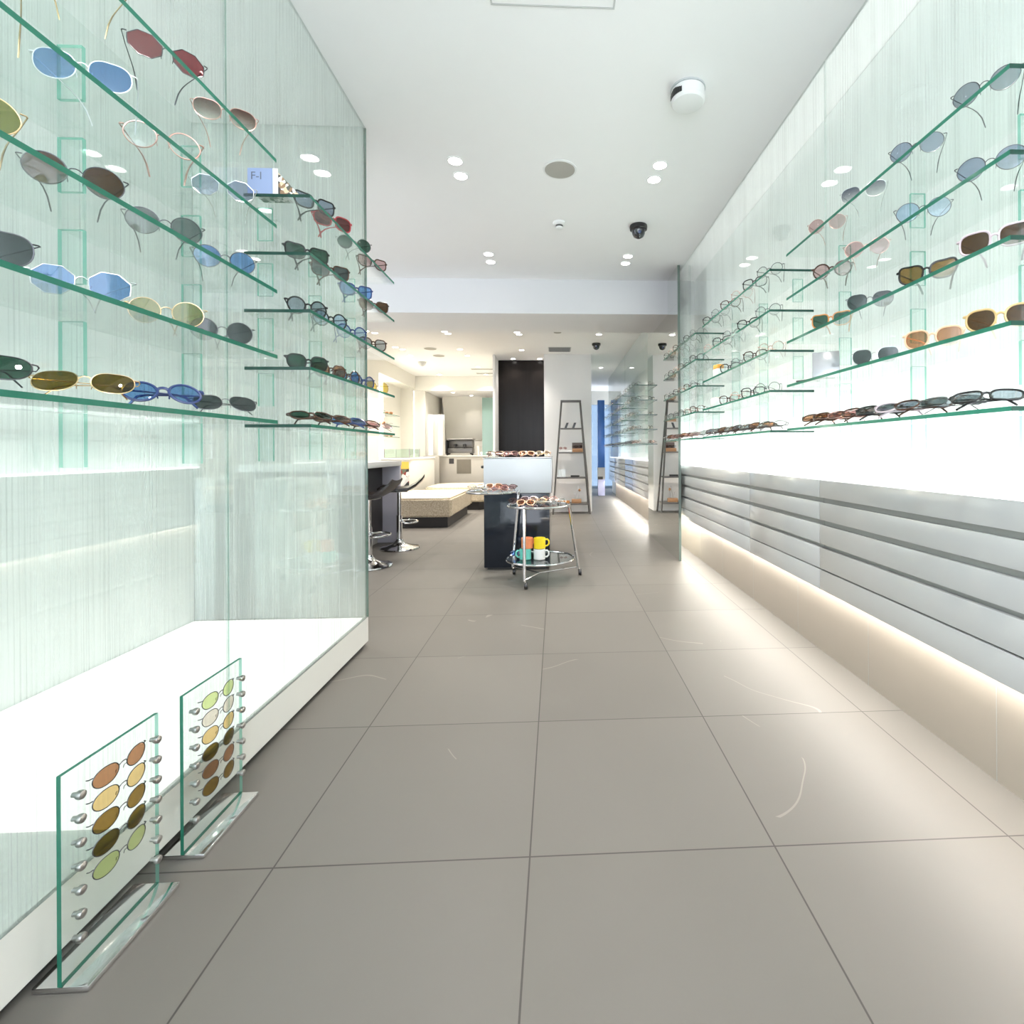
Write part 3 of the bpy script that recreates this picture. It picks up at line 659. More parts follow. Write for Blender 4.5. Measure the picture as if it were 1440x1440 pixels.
t = empty('price_card', (0.985, 1.90, LEV[3] + 0.0005), 0.6, 'dark flat card lying near the end of the fourth first drawer-wall shelf', 'card')
MB().bbox(-0.035, -0.03, 0, 0.035, 0.03, 0.006, 0.001).obj('card', pbr('dark_card', (0.05, 0.05, 0.05), 0.4), t)
# folded card stand on the top shelf of the rear window-case bay
M_PATT = None
def pattern(name, cols, scale):
    m, nt, out = newmat(name); p = N(nt, 'ShaderNodeBsdfPrincipled')
    tc = N(nt, 'ShaderNodeTexCoord'); vo = N(nt, 'ShaderNodeTexVoronoi'); vo.inputs['Scale'].default_value = scale
    nt.links.new(tc.outputs['Object'], vo.inputs['Vector'])
    sp = N(nt, 'ShaderNodeSeparateColor'); nt.links.new(vo.outputs['Color'], sp.inputs[0])
    r = N(nt, 'ShaderNodeValToRGB'); r.color_ramp.interpolation = 'CONSTANT'; nt.links.new(sp.outputs[0], r.inputs[0])
    el = r.color_ramp.elements
    while len(el) < len(cols): el.new(0.5)
    for i, c in enumerate(cols): el[i].position = i / len(cols); el[i].color = (*c, 1)
    nt.links.new(r.outputs[0], p.inputs['Base Color']); p.inputs['Roughness'].default_value = 0.5
    nt.links.new(p.outputs[0], out.inputs[0]); return m
t = empty('card_stand', (-0.905, 1.585, LEV[0] + 0.0005), 0, 'blue and speckled folded card standing on the top rear window-case shelf', 'card')
MB().box(-0.045, 0.0, 0, 0.03, 0.0015, 0.085).obj('blue_card', pbr('blue_card', (0.30, 0.38, 0.60), 0.6), t)
MB().box(0.031, 0.0, 0, 0.047, 0.0015, 0.085).obj('white_spine', M_WHITE, t)
MB().prism([(0.048, 0), (0.115, 0), (0.048, 0.072)], 'y', 0.0, 0.0015).obj('speckled_flap', pattern('speckle', [(0.05, 0.04, 0.04), (0.75, 0.62, 0.42), (0.3, 0.18, 0.1), (0.9, 0.88, 0.8), (0.1, 0.1, 0.08)], 90), t)
MB().box(-0.02, 0.003, 0, 0.062, 0.045, 0.0015).obj('speckled_base', pattern('leafy', [(0.12, 0.2, 0.14), (0.5, 0.55, 0.5), (0.8, 0.82, 0.78), (0.25, 0.3, 0.25)], 80), t)
MB().box(0.0625, 0.003, 0, 0.072, 0.045, 0.0015).obj('white_margin', M_WHITE, t)
fc = bpy.data.curves.new('card_text', 'FONT'); fc.body = 'F-I'; fc.size = 0.034; fc.extrude = 0.0002
fo = bpy.data.objects.new('card_text', fc); C.objects.link(fo); fo.parent = t; fo.location = (-0.036, -0.0004, 0.05); fo.rotation_euler = (PI / 2, 0, 0)
fc.materials.append(pbr('ink', (0.12, 0.14, 0.2), 0.6))
bpy.context.view_layer.update()
fm = bpy.data.meshes.new_from_object(fo.evaluated_get(bpy.context.evaluated_depsgraph_get()))
fn = bpy.data.objects.new('card_text', fm); C.objects.link(fn); fn.parent = t; fn.location = fo.location; fn.rotation_euler = fo.rotation_euler
bpy.data.objects.remove(fo); fn.name = 'card_text'

# upright plates with lenses between pegs, standing before the window case
def peg_plate(x, y0, y1, zt, rows, rz, label):
    t = empty('lens_display_plate', (x, (y0 + y1) / 2, 0), rz, label, 'display stand', 'peg display plates')
    h = (y1 - y0) / 2
    MB().box(-0.004, -h, 0.012, 0.004, h, zt, [1, 1, 1, 0, 2, 0]).obj('plate', [M_CLEARP, M_EDGE, M_FINEDGE], t)
    MB().bbox(-0.05, -h, 0, 0.05, h, 0.0115, 0.003).obj('foot', M_CHROME, t)
    for i in range(rows):
        z = zt - 0.048 - i * 0.044
        for s in (-1, 1):
            q = MB().lathe([(0.0045, 0.0), (0.0045, 0.008), (0.0075, 0.0095), (0.0085, 0.014), (0.0075, 0.0185), (0.003, 0.0205)], n=14).obj('peg', M_STEEL, t)
            q.matrix_local = Matrix.Translation((0.0042, s * (h - 0.022), z)) @ Matrix.Rotation(PI / 2, 4, 'Y')
    return t
PL = [('lime', 'pale lime'), ('palepeach', 'pale peach'), ('orange', 'orange'), ('umber', 'umber brown')]
def plate_lenses(x, y0, y1, zt, rz, cols, name):
    yc = (y0 + y1) / 2
    for i, (c, wd) in enumerate(cols):
        z = zt - 0.052 - i * 0.044
        spec = ('oval', 'gun', c, False)
        o = eyewear(x + 0.012, yc + 0.008, z - 0.02, 90, spec, '%s oval lens pair pegged on the %s, %s row from its top' % (wd, name, ORD[i]), 'lens pairs on the ' + name, True)
        o.rotation_euler = (0, 0, PI / 2 + rz); o.location = (x + 0.0132, yc + 0.008, z)
        for ch in list(o.children):
            if ch.name.startswith('temple'): bpy.data.objects.remove(ch)
XPL = -0.90
peg_plate(XPL, 1.2346, 1.4573, 0.392, 7, 0.0, 'clear plate with pegs and four coloured lens pairs by the window case')
plate_lenses(XPL, 1.2346, 1.4573, 0.392, 0, PL + [('copper', 'copper'), ('gold', 'bronze')], 'rear plate')
peg_plate(XPL, 0.94, 1.1603, 0.392, 7, 0.0, 'clear plate with pegs and copper lens pairs, nearer the entrance')
plate_lenses(XPL, 0.94, 1.1603, 0.392, 0, [('copper', 'copper'), ('orange', 'orange'), ('gold', 'bronze'), ('umber', 'umber brown'), ('lime', 'pale lime')], 'entrance plate')

# ------------------------------------------------------------------ display counter, trolley
t = empty('display_counter', (-0.32, 4.62, 0), 0, 'dark glass counter with a pale upper box, eyewear laid on top', 'counter')
MB().bbox(-0.277, -0.495, 0.02, 0.262, 0.48, 0.63, 0.003).obj('dark_base', M_NAVY, t)
MB().box(-0.25, -0.47, 0, 0.24, 0.46, 0.0195).obj('toe_kick', M_DARKGAP, t)
MB().bbox(-0.278, -0.5, 0.632, 0.277, 0.5, 0.918, 0.004).obj('upper_box', pbr('pale_lacquer', (0.50, 0.54, 0.575), 0.25, var=0.01), t)
MB().bbox(-0.285, -0.5, 0.919, 0.284, 0.5, 0.929, 0.003).obj('counter_top', M_CHROME, t)
MB().bbox(0.2775, -0.49, 0.632, 0.284, 0.49, 0.918, 0.001).obj('side_trim', M_STEEL, t)
MB().lathe([(0.012, 0), (0.012, 0.02), (0.008, 0.024)], n=16).obj('lock_knob', M_BLACK, t).matrix_local = Matrix.Translation((-0.279, -0.46, 0.85)) @ Matrix.Rotation(-PI / 2, 4, 'Y')
cs = [('panto', 'tort', 'pink'), ('round', 'rose', 'pink'), ('panto', 'peach', 'copper'), ('round', 'gold', 'clear'), ('panto', 'gun', 'clear'), ('square', 'mauve', 'pink'), ('round', 'silver', 'clear')]
for r in range(3):
    for c in range(4):
        spec = (*cs[(c + r * 3) % 7], False)
        eyewear(-0.525 + c * 0.137, 4.25 + r * 0.17, 0.9295, 8, spec, '%s on the display counter, %s of the %s row' % (desc(spec), ORD[c], ['front', 'middle', 'rear'][r]), 'eyewear on the display counter', True)

t = empty('serving_trolley', (-0.13, 3.82, 0), 0, 'chrome three-tier trolley with round glass trays before the dark counter', 'trolley')
M_TRAYGL = glass('tray_glass', (0.80, 0.86, 0.86), 0.06)
def tray(cx, cy_, z, r):
    n = 40
    MB().tube([(cx + r * math.cos(2 * PI * i / n), cy_ + r * math.sin(2 * PI * i / n), z) for i in range(n)], 0.009, 8, True).obj('tray_rim', M_CHROME, t)
    MB().lathe([(r - 0.009, z - 0.004), (r - 0.009, z + 0.002)], cx, cy_, 40).obj('tray_glass', M_TRAYGL, t)
TT = [(-0.36, -0.02, 0.672, 0.185), (-0.01, -0.07, 0.572, 0.225), (0.005, -0.03, 0.165, 0.255)]
for a in TT: tray(*a)
legs = [((-0.10, -0.265, 0.585), (-0.10, -0.285, 0.06)), ((0.225, -0.03, 0.575), (0.30, 0.10, 0.06)), ((-0.165, 0.10, 0.675), (-0.22, 0.15, 0.06))]
for a, b in legs:
    lg = MB().tube([a, tuple(p + (q - p) * 0.5 for p, q in zip(a, b)), b], 0.011, 10).obj('leg', M_CHROME, t)
    MB().tube([(b[0], b[1], 0.058), (b[0] + 0.01, b[1], 0.035)], 0.008, 8).obj('caster_fork', M_STEEL, lg)
    q = MB().lathe([(0.006, -0.012), (0.022, -0.012), (0.025, -0.008), (0.025, 0.008), (0.022, 0.012), (0.006, 0.012)], n=20).obj('caster_wheel', M_BLACK, lg)
    q.matrix_local = Matrix.Translation((b[0] + 0.012, b[1], 0.0252)) @ Matrix.Rotation(PI / 2, 4, 'Y') @ Matrix.Rotation(0, 4, 'Z')
MB().tube([(-0.10, -0.285, 0.065), (0.0, -0.08, 0.065), (0.30, 0.10, 0.065)], 0.006, 8).obj('stretcher', M_CHROME, t)
MB().tube([(0.0, -0.08, 0.065), (-0.22, 0.15, 0.065)], 0.006, 8).obj('stretcher', M_CHROME, t)
def tray_set(cx, cy_, z, r, n, nm, off):
    for i in range(n):
        a = 2 * PI * i / (n - 1 if n > 5 else n) + off; rr = r * 0.68
        if n > 5 and i == 0: rr = 0
        spec = (*cs[(i * 2 + int(off * 3)) % 7], False)
        eyewear(-0.13 + cx + rr * math.cos(a), 3.82 + cy_ + rr * math.sin(a) * 1.05, z + 0.0025, (-20, 12, 30, -8, 5, 22, -14)[i % 7] * 0.7, spec, '%s on the %s trolley tray, %s place' % (desc(spec), nm, ORD[i]), 'eyewear on the %s trolley tray' % nm, True)
tray_set(*TT[0], 5, 'upper', 0.3)
tray_set(*TT[1], 7, 'middle', 1.0)
def mug(x, y, z, rz, col, word, pos):
    t = empty('mug', (x, y, z), rz, '%s mug %s of the trolley' % (word, pos), 'mug', 'mugs on the trolley')
    m = pbr('mug_' + word, col, 0.3, var=0.02)
    MB().lathe([(0.03, 0.0), (0.043, 0.003), (0.044, 0.078), (0.042, 0.08), (0.040, 0.078), (0.039, 0.008), (0.01, 0.006)], n=28).obj('cup', m, t)
    MB().tube([(0.042 + 0.0005, 0, 0.066), (0.058, 0, 0.068), (0.070, 0, 0.055), (0.070, 0, 0.034), (0.058, 0, 0.02), (0.0425, 0, 0.018)], 0.006, 8).obj('handle', m, t)
zt = 0.1675
mug(-0.235, 3.75, zt, PI + 0.2, (0.16, 0.60, 0.52), 'teal', 'under the orange one on the lowest tray')
mug(-0.130, 3.74, zt, -0.1, (0.80, 0.80, 0.79), 'white', 'under the yellow one on the lowest tray')
mug(-0.222, 3.755, zt + 0.0805, 0.9, (0.85, 0.30, 0.14), 'orange', 'stacked on the teal one on the lowest tray')
mug(-0.128, 3.742, zt + 0.0805, 0.1, (0.85, 0.66, 0.02), 'yellow', 'stacked on the white one on the lowest tray')
eyewear(-0.285, 3.83, zt, 20, ('panto', 'navy', 'blue', False), 'folded navy sunglasses with blue lenses on the lowest trolley tray', 'eyewear on the lowest trolley tray', True)

# ------------------------------------------------------------------ ladder shelf by the column
t = empty('ladder_shelf', (0.235, 7.86, 0), 0, 'grey metal ladder shelf standing against the white column', 'shelf')
M_LAD = pbr('ladder_metal', (0.11, 0.105, 0.10), 0.4, 0.4)
def lx(z): return 0.29 + (0.148 - 0.29) * z / 1.76
for s in (-1, 1):
    for y0, y1 in ((-0.17, -0.01), (0.15, 0.03)):
        MB().tube([(s * lx(0), y0, 0.0), (s * lx(1.76), y1, 1.76)], 0.014, 8).obj('rail', M_LAD, t)
MB().bbox(-lx(1.76) - 0.014, -0.03, 1.755, lx(1.76) + 0.014, 0.05, 1.785, 0.003).obj('top_bar', M_LAD, t)
RZ = [1.345, 0.965, 0.572, 0.165]
for z in RZ:
    x = lx(z) - 0.016; yf = -0.17 + 0.16 * z / 1.76; yb = 0.15 - 0.12 * z / 1.76
    MB().bbox(-x, yf, z - 0.02, x, yb, z, 0.002).obj('shelf_board', M_LAD, t)
LX, LY = 0.235, 7.86
for dx, s in ((-0.07, 'first'), (0.05, 'second')):
    t = empty('card_holder', (LX + dx, LY + 0.02, RZ[0] + 0.001), 0, 'black slanted card holder on the top ladder board, %s of two' % s, 'card holder', 'black card holders')
    MB().prism([(-0.032, 0), (0.004, 0), (0.036, 0.085), (0.0, 0.085)], 'y', -0.004, 0.004).obj('card', M_BLACK, t)
    MB().box(-0.035, -0.02, 0, 0.02, 0.02, 0.0005).obj('foot', M_BLACK, t)
t = empty('display_tray', (LX + 0.02, LY - 0.0, RZ[1] + 0.0005), 0, 'brown wooden eyewear tray on the second ladder board', 'tray')
M_TANW = pbr('tan_wood', (0.36, 0.19, 0.09), 0.45, var=0.25, vec=(1, 8, 8))
MB().bbox(0.0, -0.055, 0, 0.165, 0.065, 0.055, 0.003).obj('tray_block', M_TANW, t)
MB().bbox(-0.19, -0.055, 0, -0.005, 0.05, 0.03, 0.003).obj('tray_step', M_WHITE, t)
MB().box(0.0, 0.066, 0, 0.165, 0.07, 0.15).obj('back_board', pbr('dark_back', (0.12, 0.09, 0.08), 0.5), t)
for i in range(3):
    spec = (*cs[(i * 3 + 1) % 7], False)
    eyewear(LX - (0.128, -0.085, -0.115)[i], LY - (0.012, 0.022, -0.033)[i], RZ[1] + (0.0312 if i < 1 else 0.0562), 4, spec, '%s on the ladder tray, %s along' % (desc(spec), ORD[i]), 'eyewear on the ladder', True)
t = empty('eyewear_case', (LX + 0.06, LY - 0.03, RZ[2] + 0.0005), 0, 'flat black eyewear case on the third ladder board', 'case')
MB().bbox(-0.07, -0.03, 0, 0.07, 0.03, 0.014, 0.004).obj('case_base', M_BLACK, t)
MB().bbox(-0.07, -0.03, 0.0145, 0.07, 0.03, 0.028, 0.005).obj('case_lid', M_BLACK, t)
t = empty('clear_stand', (LX - 0.15, LY - 0.02, RZ[2] + 0.0005), 0, 'clear upright stand on the third ladder board', 'stand')
MB().box(-0.06, -0.002, 0.004, 0.06, 0.002, 0.12).obj('plate', M_CLEARP, t)
MB().box(-0.06, -0.03, 0, 0.06, 0.03, 0.0035).obj('foot', M_CLEARP, t)
t = empty('wooden_tray', (LX - 0.12, LY - 0.03, RZ[3] + 0.0005), 0, 'orange-brown wooden tray on the lowest ladder board', 'tray')
MB().bbox(-0.13, -0.08, 0, 0.09, 0.08, 0.02, 0.003).obj('tray_floor', pbr('orange_wood', (0.50, 0.22, 0.06), 0.45, var=0.2), t)
MB().bbox(-0.13, -0.08, 0.0205, 0.09, -0.07, 0.045, 0.002).obj('tray_lip', pbr('orange_wood', (0.5, 0.22, 0.06)), t)
t = empty('wooden_block', (LX + 0.08, LY - 0.03, RZ[3] + 0.0005), 0, 'brown block stand with wire hooks on the lowest ladder board', 'stand')
MB().bbox(-0.075, -0.05, 0, 0.075, 0.05, 0.06, 0.003).obj('block', M_TANW, t)
for q, (a, b) in enumerate((((-0.02, 0.1), (-0.04, 0.17)), ((0.0, 0.12), (0.03, 0.26)), ((0.03, 0.1), (0.05, 0.2)))):
    MB().tube([(a[0], 0, 0.0605), (a[0] + 0.005, 0, a[1]), (b[0], 0, b[1])], 0.004, 6).obj('wire_hook', M_STEEL, t)
MB().lathe([(0.004, 0.18), (0.018, 0.19), (0.018, 0.215), (0.004, 0.225)], 0.05, -0.02, 14).obj('tag', M_TANW, t)

# ------------------------------------------------------------------ blue pillar sign and end of the aisle
t = empty('pillar_sign', (0.99, 10.95, 0), 0, 'slim blue and white pillar at the far end of the aisle', 'pillar')
MB().bbox(-0.075, -0.075, 0.0, 0.075, 0.075, 0.36, 0.004).obj('lilac_base', pbr('lilac', (0.55, 0.58, 0.85), 0.2), t)
MB().bbox(-0.078, -0.078, 0.361, 0.078, 0.078, 0.62, 0.004).obj('white_band', M_WHITE, t)
MB().bbox(-0.075, -0.075, 0.621, 0.075, 0.075, 2.1, 0.004).obj('blue_panel', pbr('cobalt', (0.07, 0.22, 0.68), 0.2), t)
MB().box(-0.0782, -0.0785, 0.36, 0.03, -0.0781, 0.42).obj('black_mark', M_BLACK, t)

# ------------------------------------------------------------------ bar counter and stools
t = empty('bar_counter', (-2.05, 4.68, 0), 0, 'long bar counter with white top and dark hanging front behind the stools', 'counter')
MB().bbox(-0.35, -0.82, 0.83, 0.362, 0.84, 0.885, 0.004).obj('counter_top', M_WHITE, t)
MB().bbox(-0.34, 0.78, 0, 0.358, 0.83, 0.829, 0.003).obj('end_leg', pbr('lavender_grey', (0.60, 0.58, 0.67), 0.4), t)
MB().bbox(-0.3, -0.80, 0.12, 0.175, 0.7795, 0.829, 0.003).obj('dark_body', pbr('espresso_front', (0.018, 0.016, 0.015), 0.45), t)
MB().box(-0.26, -0.76, 0, 0.12, 0.7795, 0.1195).obj('toe_kick', M_GREYP, t)
t = empty('low_cabinet', (-1.66, 2.9, 0), 0, 'low white cabinet with one dark door behind the streaked end of the window case', 'cabinet')
MB().bbox(0.04, -0.15, 0, 0.345, 0.15, 0.83, 0.003).obj('white_side', M_WHITE, t)
MB().bbox(-0.17, -0.14, 0, 0.0395, 0.15, 0.83, 0.003).obj('dark_door', pbr('espresso_front', (0.018, 0.016, 0.015), 0.45), t)
MB().bbox(-0.5, -0.15, 0, -0.1705, 0.15, 0.83, 0.003).obj('white_side', M_WHITE, t)
def stool(x, y, rz, label):
    t = empty('bar_stool', (x, y, 0), rz, label, 'bar stool', 'chrome bar stools')
    MB().lathe([(0.19, 0.0), (0.195, 0.006), (0.19, 0.016), (0.12, 0.03), (0.06, 0.055), (0.035, 0.085), (0.032, 0.10)], n=36).obj('base', M_CHROME, t)
    MB().lathe([(0.028, 0.1005), (0.028, 0.34)], n=20).obj('column', M_CHROME, t)
    MB().lathe([(0.020, 0.3405), (0.020, 0.575)], n=16).obj('gas_lift', M_CHROME, t)
    n = 14; R = 0.13
    MB().tube([(0.028, 0.0, 0.28)] + [(0.06 + R * 0.9 * math.sin(PI * i / n), -R * math.cos(PI * i / n), 0.27) for i in range(n + 1)] + [(0.029, 0.002, 0.285)], 0.009, 8).obj('foot_ring', M_CHROME, t)
    # wave-shaped seat shell, rising to a low back
    prof = [(-0.20, 0.605), (-0.17, 0.622), (-0.10, 0.618), (0.0, 0.600), (0.09, 0.608), (0.16, 0.645), (0.22, 0.70), (0.245, 0.735)]
    v = []; f = []; m = 9
    for i, (px, pz) in enumerate(prof):
        hw = 0.19 - 0.05 * max(0, i - 4) / 3 - (0.03 if i == 0 else 0)
        for q in range(m):
            u = -1 + 2 * q / (m - 1); v.append((px, u * hw, pz + 0.018 * u * u))
    k = len(v); v += [(a, b, c - 0.022) for a, b, c in v]
    for i in range(len(prof) - 1):
        for q in range(m - 1):
            a = i * m + q; f.append((a, a + 1, a + m + 1, a + m)); f.append((k + a, k + a + m, k + a + m + 1, k + a + 1))
    for i in range(len(prof) - 1):
        for q in (0, m - 1): a = i * m + q; f.append((a, a + m, k + a + m, k + a))
    for q in range(m - 1):
        for i in (0, len(prof) - 1): a = i * m + q; f.append((a, a + 1, k + a + 1, k + a))
    MB().add(v, f, 0, True).obj('seat', pbr('dark_leather', (0.02, 0.016, 0.015), 0.3, spec=0.4), t)
    MB().bbox(-0.08, -0.08, 0.5755, 0.08, 0.08, 0.582, 0.002).obj('seat_plate', M_STEEL, t)
stool(-1.59, 5.12, 0.25, 'chrome bar stool with dark wavy seat beside the bar end')
stool(-1.605, 4.33, 0.0, 'chrome bar stool half hidden behind the window case corner')

# ------------------------------------------------------------------ ottomans
def fabric():
    m, nt, out = newmat('leaf_weave_fabric'); p = N(nt, 'ShaderNodeBsdfPrincipled')
    tc = N(nt, 'ShaderNodeTexCoord'); wv = N(nt, 'ShaderNodeTexWave', wave_type='BANDS'); wv.inputs['Scale'].default_value = 9.0; wv.inputs['Distortion'].default_value = 22.0; wv.inputs['Detail'].default_value = 2.0; wv.inputs['Detail Scale'].default_value = 1.5
    nt.links.new(tc.outputs['Object'], wv.inputs['Vector'])
    nt.links.new(mixcol(nt, wv.outputs['Fac'], (0.46, 0.38, 0.27), (0.62, 0.54, 0.41)), p.inputs['Base Color']); p.inputs['Roughness'].default_value = 0.8
    nt.links.new(p.outputs[0], out.inputs[0]); return m
M_FAB = fabric()
def ottoman(x0, y0, x1, y1, label, cut=0.0):
    cx, cy_ = (x0 + x1) / 2, (y0 + y1) / 2; hx, hy = (x1 - x0) / 2, (y1 - y0) / 2
    t = empty('ottoman', (cx, cy_, 0), 0, label, 'ottoman', 'patterned ottomans')
    def poly(i):
        c = max(cut - i * 0.4, 0.001)
        return [(-hx + i + c, -hy + i), (hx - i - c, -hy + i), (hx - i, -hy + i + c), (hx - i, hy - i - c), (hx - i - c, hy - i), (-hx + i + c, hy - i), (-hx + i, hy - i - c), (-hx + i, -hy + i + c)]
    MB().prism(poly(0.05), 'z', 0.0, 0.135).obj('plinth', pbr('espresso_front', (0.018, 0.016, 0.015), 0.45, spec=0.2), t)
    b = bmesh.new(); vs = [b.verts.new((x, y, 0.136)) for x, y in poly(0)]; fa = b.faces.new(vs)
    r = bmesh.ops.extrude_face_region(b, geom=[fa]); bmesh.ops.translate(b, vec=(0, 0, 0.244), verts=[q for q in r['geom'] if isinstance(q, bmesh.types.BMVert)])
    bmesh.ops.bevel(b, geom=b.edges[:], offset=0.022, segments=3, affect='EDGES')
    b.verts.index_update(); mm = MB().add([q.co[:] for q in b.verts], [[q.index for q in f.verts] for f in b.faces], 0, True); b.free()
    mm.obj('cushion', M_FAB, t)
ottoman(-2.35, 6.47, -1.36, 8.0, 'beige leaf-patterned ottoman on a dark plinth, in front')
ottoman(-2.25, 8.4, -1.06, 9.75, 'beige patterned ottoman with cut corners, behind the front ottoman', 0.22)

# ------------------------------------------------------------------ side cabinet, poster, glass case, coffee corner
t = empty('side_cabinet', (-2.66, 9.0, 0), 0, 'low white side cabinet under the lit niche', 'cabinet')
MB().bbox(-0.235, -0.6, 0, 0.22, 1.1, 0.85, 0.004).obj('body', M_CREAM, t)
MB().bbox(-0.236, -0.62, 0.851, 0.235, 1.12, 0.88, 0.003).obj('top', M_WHITE, t)
t = empty('framed_poster', (-2.56, 8.385, 0.40), 0, 'black and white picture poster with orange band leaning on the side cabinet', 'poster')
MB().box(-0.115, -0.006, -0.02, 0.115, 0.006, 0.32).obj('print', pattern('photo_print', [(0.03, 0.03, 0.03), (0.75, 0.74, 0.70), (0.12, 0.14, 0.1), (0.6, 0.6, 0.58), (0.25, 0.04, 0.03)], 14), t)
MB().box(-0.115, -0.0075, 0.30, 0.115, -0.0062, 0.42).obj('orange_band', pbr('orange_band', (0.85, 0.48, 0.08), 0.5), t)
MB().box(-0.115, -0.006, 0.3205, 0.115, 0.006, 0.42).obj('band_backing', M_CREAM, t)
MB().box(-0.1, -0.004, -0.3995, 0.1, 0.004, -0.0205).obj('stand', M_CREAM, t)
t = empty('glass_case', (-2.66, 8.75, 0.8805), 0, 'low glass display case on the side cabinet', 'display case')
M_CASEG = glass('case_glass', (0.85, 0.95, 0.91), 0.05)
MB().box(-0.2, -0.3, 0.008, 0.2, 0.3, 0.15).obj('glass_box', M_CASEG, t)
MB().bbox(-0.205, -0.305, 0, 0.205, 0.305, 0.0075, 0.002).obj('case_base', M_STEEL, t)
for sx in (-1, 1):
    for sy in (-1, 1): MB().box(sx * 0.2 - 0.006 + sx * 0.0065, sy * 0.3 - 0.006 + sy * 0.0065, 0.0075, sx * 0.2 + 0.006 + sx * 0.0065, sy * 0.3 + 0.006 + sy * 0.0065, 0.155).obj('corner_post', M_STEEL, t)
for i, z in enumerate((1.25, 1.45, 1.65)):
    t = empty('niche_shelf', (-3.06, 9.0, z), 0, '%s glass shelf in the lit side niche' % ['lowest', 'middle', 'highest'][i], 'shelf', 'niche glass shelves')
    MB().box(-0.12, -0.5, 0, 0.12, 0.5, 0.008, [0, 0, 1, 1, 1, 1]).obj('glass_plate', [M_GLASS, M_EDGE], t)
    for s in (-0.3, 0.3): MB().box(-0.13, s - 0.01, -0.03, -0.08, s + 0.01, -0.0005).obj('bracket', M_STEEL, t)
    for k in range(2):
        spec = (*[('round', 'gun', 'clear'), ('panto', 'amber', 'copper')][(i + k) % 2], False)
        eyewear(-3.02, 8.75 + k * 0.4, z + 0.008, 20, spec, '%s on the %s niche shelf, %s one' % (desc(spec), ['lowest', 'middle', 'highest'][i], ORD[k]), 'eyewear in the niche')
t = empty('coffee_counter', (-1.8, 10.9, 0), 0, 'beige coffee counter with vent panel along the back wall', 'counter')
MB().bbox(-0.78, -0.28, 0.0, 0.75, 0.3, 0.875, 0.004).obj('body', pbr('greige_lacquer', (0.50, 0.47, 0.42), 0.35), t)
MB().bbox(-0.79, -0.3, 0.876, 0.76, 0.31, 0.90, 0.003).obj('worktop', M_CREAM, t)
MB().box(-0.30, -0.286, 0.52, 0.0, -0.2805, 0.82).obj('vent_panel', pbr('vent_brown', (0.20, 0.18, 0.145), 0.6), t)
MB().box(-0.46, -0.286, 0.73, -0.36, -0.2805, 0.84).obj('control_panel', pbr('panel_dark', (0.04, 0.035, 0.035), 0.3), t)
t = empty('tall_door_cabinet', (-2.62, 10.4, 0), 0, 'beige cabinet door with long dark slot handle', 'cabinet')
MB().bbox(-0.12, 0.0, 0.0, 0.03, 0.03, 0.90, 0.003).obj('door', pbr('greige_lacquer', (0.50, 0.47, 0.42)), t)
MB().bbox(0.0305, 0.0, 0.0, 0.20, 0.035, 0.90, 0.003).obj('door', pbr('greige_lacquer', (0.5, 0.47, 0.42)), t)
MB().box(0.035, -0.004, 0.38, 0.062, -0.0005, 0.76).obj('slot_handle', M_DARKGAP, t)
t = empty('glossy_door', (-2.5, 10.44, 0.91), 0, 'glossy white door with round columns added to catch vertical highlights', 'door')
for i in range(2): MB().tube([(-0.11 + i * 0.2, 0.06, 0), (-0.11 + i * 0.2, 0.06, 0.85)], 0.055, 20).obj('highlight_column', pbr('gloss_white', (0.85, 0.85, 0.84), 0.12, coat=0.5), t)  # columns made up so the door catches bright vertical streaks
MB().box(-0.16, 0.118, 0, 0.16, 0.13, 0.85).obj('back_panel', M_CREAM, t)
t = empty('espresso_machine', (-2.06, 10.88, 0.9005), 0, 'chrome and black espresso machine on the coffee counter', 'espresso machine')
M_MACH = pbr('machine_steel', (0.16, 0.155, 0.15), 0.35, 0.6)
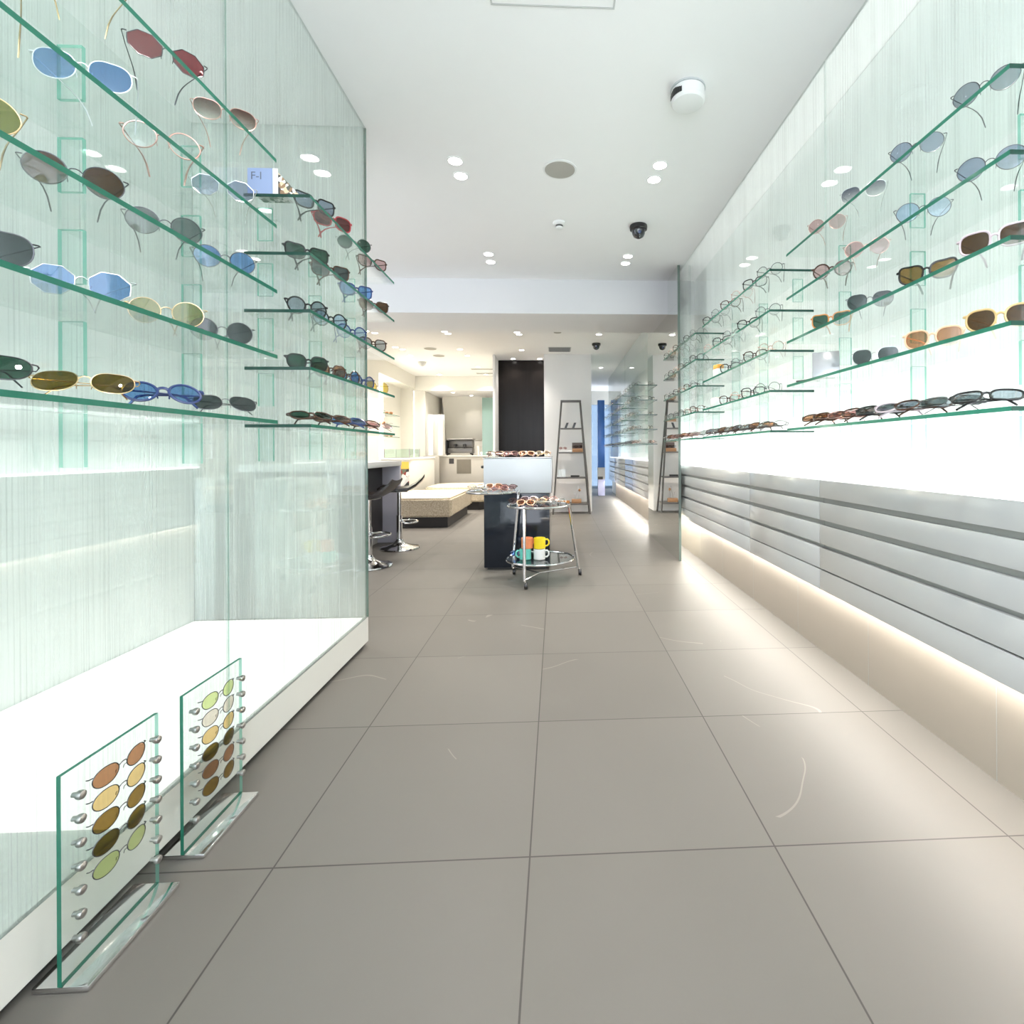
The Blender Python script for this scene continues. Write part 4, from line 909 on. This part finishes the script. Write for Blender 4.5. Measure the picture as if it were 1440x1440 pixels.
MB().bbox(-0.26, -0.12, 0.05, 0.26, 0.2, 0.16, 0.01).obj('lower_body', M_MACH, t)
MB().bbox(-0.26, -0.06, 0.1605, 0.26, 0.2, 0.34, 0.02).obj('upper_body', M_MACH, t)
MB().bbox(-0.28, -0.18, 0.341, 0.28, 0.22, 0.365, 0.006).obj('cup_rail', M_STEEL, t)
MB().bbox(-0.29, -0.2, 0.04, -0.262, 0.2, 0.33, 0.008).obj('side_panel', M_BLACK, t)
for q in range(2):
    MB().lathe([(0.035, 0), (0.038, 0.05), (0.03, 0.06)], -0.1 + q * 0.2, -0.12, 16).obj('brew_head', M_BLACK, t).location = (0, 0, 0.19)
    MB().tube([(-0.1 + q * 0.2, -0.12, 0.185), (-0.08 + q * 0.2, -0.24, 0.17)], 0.014, 8).obj('portafilter', M_BLACK, t)
for sx in (-0.22, 0.22): MB().tube([(sx, -0.08, 0.05), (sx * 1.25, -0.14, 0.023)], 0.022, 8).obj('foot', M_BLACK, t)
def cup(x, y, r, h, col, word, label):
    t = empty('cup', (x, y, 0.9005), 0, label, 'cup', 'cups on the coffee counter')
    MB().lathe([(r * 0.6, 0), (r, h * 0.9), (r * 0.97, h), (r * 0.85, h * 0.9), (r * 0.5, 0.008)], n=18).obj('body', pbr('cup_' + word, col, 0.3), t)
cup(-1.68, 10.85, 0.045, 0.20, (0.8, 0.76, 0.68), 'cream', 'tall cream cup beside the espresso machine')
cup(-1.60, 10.78, 0.04, 0.07, (0.75, 0.75, 0.75), 'white', 'small white cup next to the blue one')
cup(-1.55, 10.85, 0.035, 0.12, (0.06, 0.12, 0.4), 'blue', 'small dark blue cup on the coffee counter')
cup(-1.45, 10.80, 0.05, 0.06, (0.8, 0.78, 0.75), 'pale', 'wide low white cup past the blue one')
cup(-1.36, 10.85, 0.04, 0.08, (0.78, 0.66, 0.6), 'pinkish', 'pinkish cup before the mint glass panel')
cup(-1.26, 10.80, 0.06, 0.18, (0.82, 0.82, 0.8), 'bright', 'tall bright white jug before the mint glass panel')
